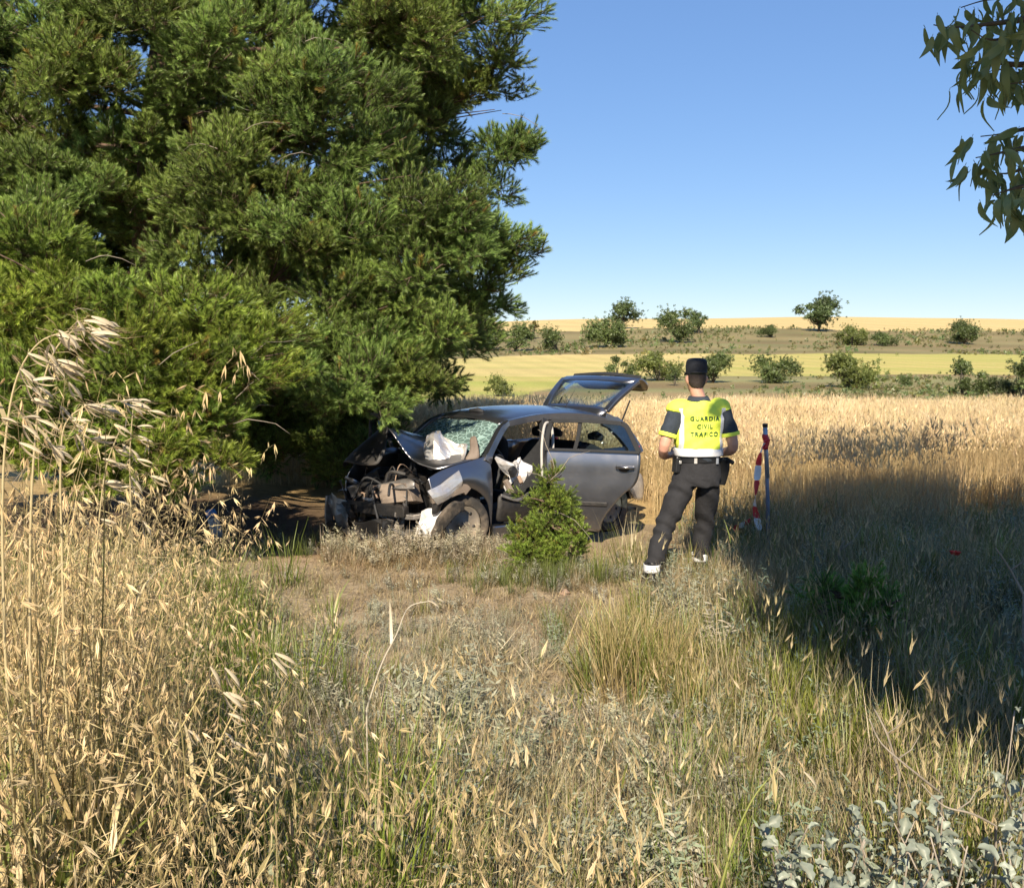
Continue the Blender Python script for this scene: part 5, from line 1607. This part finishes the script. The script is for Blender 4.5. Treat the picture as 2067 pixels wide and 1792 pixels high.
def gum_leaf(seed):
    r = random.Random(seed); mb = MB()
    L_, w = r.uniform(.095, .13), r.uniform(.028, .038)
    ph = r.choice((-1, 1)) * r.uniform(.2, .5)
    rows = []
    for i in range(7):
        t = i / 6
        c = V3((ph * .10 * t * t, .012 * math.sin(t * 4), -L_ * t - .012))
        hw = w * .5 * math.sin(math.pi * min(1, .06 + .94 * t)) ** .75 * (1.25 - .7 * t)
        rows.append([c + V3((-hw, .004, 0)), c, c + V3((hw, .004, 0))])
    mb.col = (.19, .25, .09)
    mb.grid(rows)
    mb.tube([(0, 0, 0), (0, 0, -.014)], [.0012, .001], 4)
    me = mb.mesh('leaf', True, True); me.materials.append(MAT['plant_flat'])
    return me


LM = [gum_leaf(k) for k in range(200, 206)]
sprays = [  # twig ways in the picture plane (px, py) at distance d; leaves hang from them
    ([(2160, 20), (2060, 40), (1980, 50), (1915, 55), (1885, 50)], 4.3, 36), ([(2160, -40), (2060, -10), (1990, 0), (1940, 15)], 4.5, 30), ([(2150, 60), (2060, 70), (2000, 80), (1960, 60)], 4.15, 26),
    ([(2160, 110), (2070, 130), (2000, 125), (1955, 130), (1935, 160)], 4.3, 30), ([(2140, 130), (2070, 150), (2020, 140), (1985, 148)], 4.5, 30), ([(2150, 170), (2080, 165), (2030, 170)], 4.2, 20),
    ([(2150, 250), (2070, 260), (2020, 270), (1980, 275)], 4.4, 24), ([(2140, 290), (2060, 300), (2010, 310), (1970, 318)], 4.3, 26), ([(2140, 330), (2070, 340), (2030, 350), (1995, 345)], 4.5, 26),
    ([(2140, 370), (2070, 375), (2030, 385), (2000, 395)], 4.3, 26), ([(2130, 400), (2070, 405), (2040, 415)], 4.4, 18)]
bough_root = V3((gx - .4, gy + 3.2, 4.6))
for si, (wp, d_, nl) in enumerate(sprays):
    P = smooth_path([at(a, b, d_ + rq.uniform(-.1, .1)) for a, b in wp], 5)
    mb = MB()
    full = [p - G0 for p in limb_path(bough_root, P[0], rq, -.06, 5)[:-1]] + [p - G0 for p in P]
    mb.tube(full, [max(.0025, .03 * (1 - i / len(full)) ** 1.6) for i in range(len(full))], 6)
    br = mb.build('branch', MAT['branch_bark'], gum)
    for _ in range(nl):
        p = P[rq.randrange(1, len(P))] + V3((rq.gauss(0, .04), rq.gauss(0, .06), rq.gauss(-.01, .025)))
        lf = bpy.data.objects.new('leaf', LM[rq.randrange(6)]); link(lf, br)
        lf.location = p - G0
        lf.rotation_euler = (rq.gauss(0, .35), rq.gauss(0, .45), rq.uniform(0, 6.28))
        lf.scale = [rq.uniform(.85, 1.25)] * 3

# ------------------------------------------------------------------ single tall oats and straws in the foreground
def oat_spike(seed):
    mb = MB(); r = random.Random(seed)
    for s_ in (-1, 1):
        c = V3((0, 0, 0)); rows = []
        for i in range(6):
            t = i / 5
            hw = .0042 * math.sin(math.pi * min(1, .08 + .92 * t)) ** .8
            c = V3((s_ * .006 * math.sin(t * 2.2), 0, -.042 * t)); rows.append([c + V3((-hw * .4, -hw, 0)), c + V3((s_ * hw * .8, 0, 0)), c + V3((-hw * .4, hw, 0))])
        mb.col = (.70, .60, .42) if s_ > 0 else (.62, .51, .33)
        mb.grid(rows)
    mb.col = (.40, .30, .17)
    mb.tube([(0, 0, -.02), (.003, .002, -.05), (.012, .004, -.075)], [.0006, .0005, .0003], 3)
    mb.tube([(0, 0, .03), (.002, 0, .012), (0, 0, 0)], [.0004, .0004, .0005], 3)
    me = mb.mesh('spikelet', True, True); me.materials.append(MAT['plant_flat'])
    return me


SPM = [oat_spike(k) for k in range(3)]


def tall_oat(way, d_, nsp, label, seed, col=(.60, .50, .28), head=.45):
    r = random.Random(seed)
    P = smooth_path([at(a, b, d_) for a, b in way], 6)
    foot = V3((P[0].x, P[0].y, tz(P[0].x, P[0].y)))
    o = empty('tall_oat', foot); tag(o, label, 'oat stalk', 'tall oat stalks in the foreground')
    full = [V3((0, 0, -.03))] + [p - foot for p in P if p.z > foot.z + .05]
    mb = MB(); mb.col = col; mb.tube(full, [.0028 - .0018 * i / len(full) for i in range(len(full))], 6); mb.build('stem', MAT['plant_flat'], o, attr=True)
    n0 = int(len(full) * (1 - head))
    for i in range(nsp):
        p = full[r.randrange(n0, len(full))] if i > 1 else full[-1]
        off = V3((r.uniform(-.01, .05), r.gauss(0, .02), r.gauss(.0, .01)))
        sp = bpy.data.objects.new('spikelet', SPM[r.randrange(3)]); link(sp, o)
        sp.location = p + off
        q = V3((r.uniform(.2, 1.0), r.gauss(0, .4), -r.uniform(.05, .9))).normalized()
        sp.rotation_euler = V3((0, 0, -1)).rotation_difference(q).to_euler()
        sp.scale = [r.uniform(.8, 1.15)] * 3
        b = MB(); b.col = col; b.tube([p, p.lerp(sp.location, .6) + V3((0, 0, .006)), sp.location], [.0006, .0005, .0004], 3); b.build('branchlet', MAT['plant_flat'], o, attr=True)
    for k in range(2):
        b = MB(); i0 = int(len(full) * (.25 + .2 * k)); blade(b, full[i0], r.uniform(0, 6.28), .22, .009, .5, 1.5, col, (.6, .5, .3), 6); b.build('leaf', MAT['plant_flat'], o, attr=True)


tall_oat([(60, 1330), (62, 1060), (70, 900), (85, 780), (115, 700), (165, 652)], 1.75, 22, 'tallest dry oat stalk at the left, its head arching right against the pine', 301, head=.62)
tall_oat([(10, 1300), (5, 1050), (12, 880), (35, 760), (80, 690), (140, 668)], 1.70, 20, 'dry oat stalk leaning just left of the tallest one at the left edge', 302, head=.6)
tall_oat([(130, 1350), (125, 1100), (122, 960), (130, 860), (170, 820), (200, 815)], 1.9, 16, 'dry oat stalk with a level pale tip below the tallest oat', 303, head=.55)
tall_oat([(185, 1400), (190, 1180), (200, 1050), (215, 940), (245, 860)], 2.3, 12, 'thin oat stalk rising before the young pine, third from the left edge', 304, head=.5)
tall_oat([(265, 1420), (268, 1200), (265, 1050), (262, 920), (270, 810)], 2.3, 12, 'straight yellow oat stalk before the young pine, rightmost of the tall ones', 305, head=.5)
tall_oat([(180, 1810), (235, 1700), (300, 1580), (370, 1460), (440, 1340)], 1.7, 5, 'bare straw leaning right from the lower left, the left one of the pair', 306, (.62, .52, .24), .3)
tall_oat([(315, 1810), (365, 1690), (410, 1570), (470, 1440), (520, 1340)], 1.75, 5, 'bare straw leaning right from the lower left, the right one of the pair', 307, (.62, .50, .24), .3)
tall_oat([(740, 1430), (770, 1340), (800, 1280), (825, 1225), (870, 1212)], 2.9, 3, 'pale bleached stalk bent over in the middle of the verge', 308, (.68, .61, .48), .3)
tall_oat([(1450, 1810), (1480, 1700), (1520, 1610), (1570, 1550)], 1.8, 2, 'green yellow stem slanting right near the bottom centre', 309, (.34, .36, .10), .2)
tall_oat([(1447, 1500), (1448, 1400), (1446, 1290), (1448, 1170)], 4.6, 6, 'upright straw standing below the officer', 310, (.60, .49, .28), .3)

# ------------------------------------------------------------------ silver-leaved plants in the lower right corner
def silver_leaf(seed):
    r = random.Random(seed); mb = MB()
    L_, w = r.uniform(.045, .066), r.uniform(.026, .042)
    rows = []
    for i in range(7):
        t = i / 6
        hw = w * .5 * math.sin(math.pi * (.06 + .9 * t)) ** .8 * (1 + .30 * math.sin(t * 14 + seed))
        z = .018 * math.sin(t * 2.6) - .012 * t
        rows.append([(L_ * t, -hw, z + .012), (L_ * t, -hw * .5, z + .002), (L_ * t, 0, z - .003), (L_ * t, hw * .5, z + .002), (L_ * t, hw, z + .010)])
    k = r.uniform(.75, 1.15)
    mb.col = (.33 * k, .375 * k, .30 * k)
    mb.grid(rows)
    for q in range(len(mb.v)):
        if q % 5 == 2: mb.c[q] = (.42 * k, .45 * k, .36 * k)       # paler midrib
    me = mb.mesh('leaf', True, True); me.materials.append(MAT['plant_flat'])
    return me


SLM = [silver_leaf(k) for k in range(5)]
SIL = [((1590, 1650), 2.7, 20, 'silver leaved plant at the left end of the silver row, lower right'), ((1640, 1760), 2.25, 22, 'silver leaved plant at the bottom edge below the left end of the row'),
       ((1750, 1640), 2.7, 24, 'silver leaved plant second along the silver row, under bare twigs'), ((1800, 1740), 2.25, 26, 'silver leaved plant in the middle of the bottom edge of the silver patch'),
       ((1880, 1650), 2.6, 26, 'fullest silver leaved plant right of the middle of the silver row'), ((1935, 1750), 2.2, 22, 'silver leaved plant at the bottom edge near the right corner'),
       ((1700, 1690), 2.45, 24, 'silver leaved plant between the second of the row and the bottom edge'), ((1990, 1640), 2.7, 22, 'silver leaved plant last but one along the silver row'), ((1560, 1740), 2.4, 14, 'smallest silver leaved plant, leftmost at the bottom edge'),
       ((2045, 1690), 2.4, 20, 'silver leaved plant at the right corner of the picture'), ((2055, 1480), 3.0, 10, 'tall sparse silver leaved plant on the right edge above the others')]
for i, ((px_, py_), d_, nlf, lab) in enumerate(SIL):
    r = random.Random(400 + i)
    top = at(px_, py_, d_)
    foot = V3((top.x, d_, tz(top.x, d_)))
    o = empty('silver_plant', foot); tag(o, lab, 'plant', 'silver leaved plants')
    h = max(.15, top.z - foot.z)
    for k in range(4):
        st = [V3((0, 0, -.02)), V3((r.gauss(0, .03), r.gauss(0, .03), h * .5)), V3((r.gauss(0, .07), r.gauss(0, .07), h * r.uniform(.85, 1.1)))]
        pth = smooth_path(st, 5)
        mb = MB(); mb.col = (.42, .36, .29); mb.tube(pth, [.004 - .0002 * j for j in range(len(pth))], 5); mb.build('stem', MAT['plant_flat'], o, attr=True)
        for j in range(nlf // 2 + 1):
            lf = bpy.data.objects.new('leaf', SLM[r.randrange(5)]); link(lf, o)
            p = pth[r.randrange(3, len(pth))]
            lf.location = p + V3((r.gauss(0, .01), r.gauss(0, .01), r.gauss(0, .02)))
            lf.rotation_euler = (r.gauss(0, .5), r.gauss(-.35, .5), r.uniform(0, 6.28))
            lf.scale = [r.uniform(.42, .85)] * 3
# bare grey twigs sticking out of the grass
for way, d_, lab in [([(1815, 1560), (1790, 1480), (1765, 1430)], 3.0, 'bare grey twig above the silver plants, left one'), ([(1900, 1600), (1850, 1560), (1780, 1500), (1755, 1450)], 2.9, 'bare grey twig crossing above the silver plants'),
                     ([(2010, 1665), (1960, 1640), (1905, 1625), (1860, 1580)], 2.6, 'crooked pale twig lying over the silver plants'), ([(2067, 1200), (2040, 1150), (2010, 1105)], 5.2, 'forked dead twig at the right edge in the shade'),
                     ([(1690, 1150), (1695, 1110), (1705, 1090)], 8.2, 'small forked dead twig in the shade right of the officer')]:
    P = smooth_path([at(a, b, d_ + rq.uniform(-.05, .05)) for a, b in way], 4)
    g = V3((P[0].x, P[0].y, tz(P[0].x, P[0].y)))
    o = empty('dead_twig', g); tag(o, lab, 'twig', 'dead twigs')
    full = [V3((.02, 0, -.02))] + [p - g for p in P]
    mb = MB(); mb.tube(full, [.0016 * d_ * (1 - .6 * i / len(full)) for i in range(len(full))], 6); mb.build('stem', MAT['dead_twig'], o)
    mb = MB(); k = len(full) // 2; mb.tube([full[k], full[k] + V3((.04, 0, .03)) * d_ / 3, full[k] + V3((.07, .01, .075)) * d_ / 3], [.0009 * d_, .0007 * d_, .0003 * d_], 5); mb.build('side_twig', MAT['dead_twig'], o)


# ------------------------------------------------------------------ poppies
def poppy(x, y, h, lab):
    o = empty('poppy', (x, y, tz(x, y))); tag(o, lab, 'poppy', 'red poppies')
    mb = MB(); mb.col = (.20, .24, .08); mb.tube([(0, 0, 0), (.01, 0, h * .5), (0, 0, h)], [.003, .0025, .002], 5); mb.build('stem', MAT['plant_flat'], o, attr=True)
    for k in range(4):
        a = k * math.pi / 2
        rows = [[V3((math.cos(a) * q * .035 - math.sin(a) * t * .03 * math.sin(q * 2), math.sin(a) * q * .035 + math.cos(a) * t * .03 * math.sin(q * 2), h + .03 * q * q)) for t in (-1, 0, 1)] for q in (.1, .5, 1)]
        m = MB(); m.grid(rows); m.build('petal', MAT['poppy_red'], o)


poppy(3.30, 7.2, .42, 'single red poppy in the shade at the right')
rp = random.Random(6)
for i, (px_, py_, d_) in enumerate([(1528, 800, 33.), (1880, 808, 33.), (2040, 805, 34.), (2050, 812, 32.), (2025, 808, 33.), (1975, 800, 34.)]):
    q = at(px_, py_, d_)
    poppy_lab = ['red poppy above the post at the far edge of the wheat', 'red poppy halfway along the far edge of the wheat', 'red poppy at the far right corner of the wheat, middle of three', 'red poppy at the far right corner of the wheat, nearest of three', 'red poppy at the far right corner of the wheat, leftmost of three', 'red poppy at the far edge below the bright green bush'][i]
    poppy(q.x, d_, .95, poppy_lab)
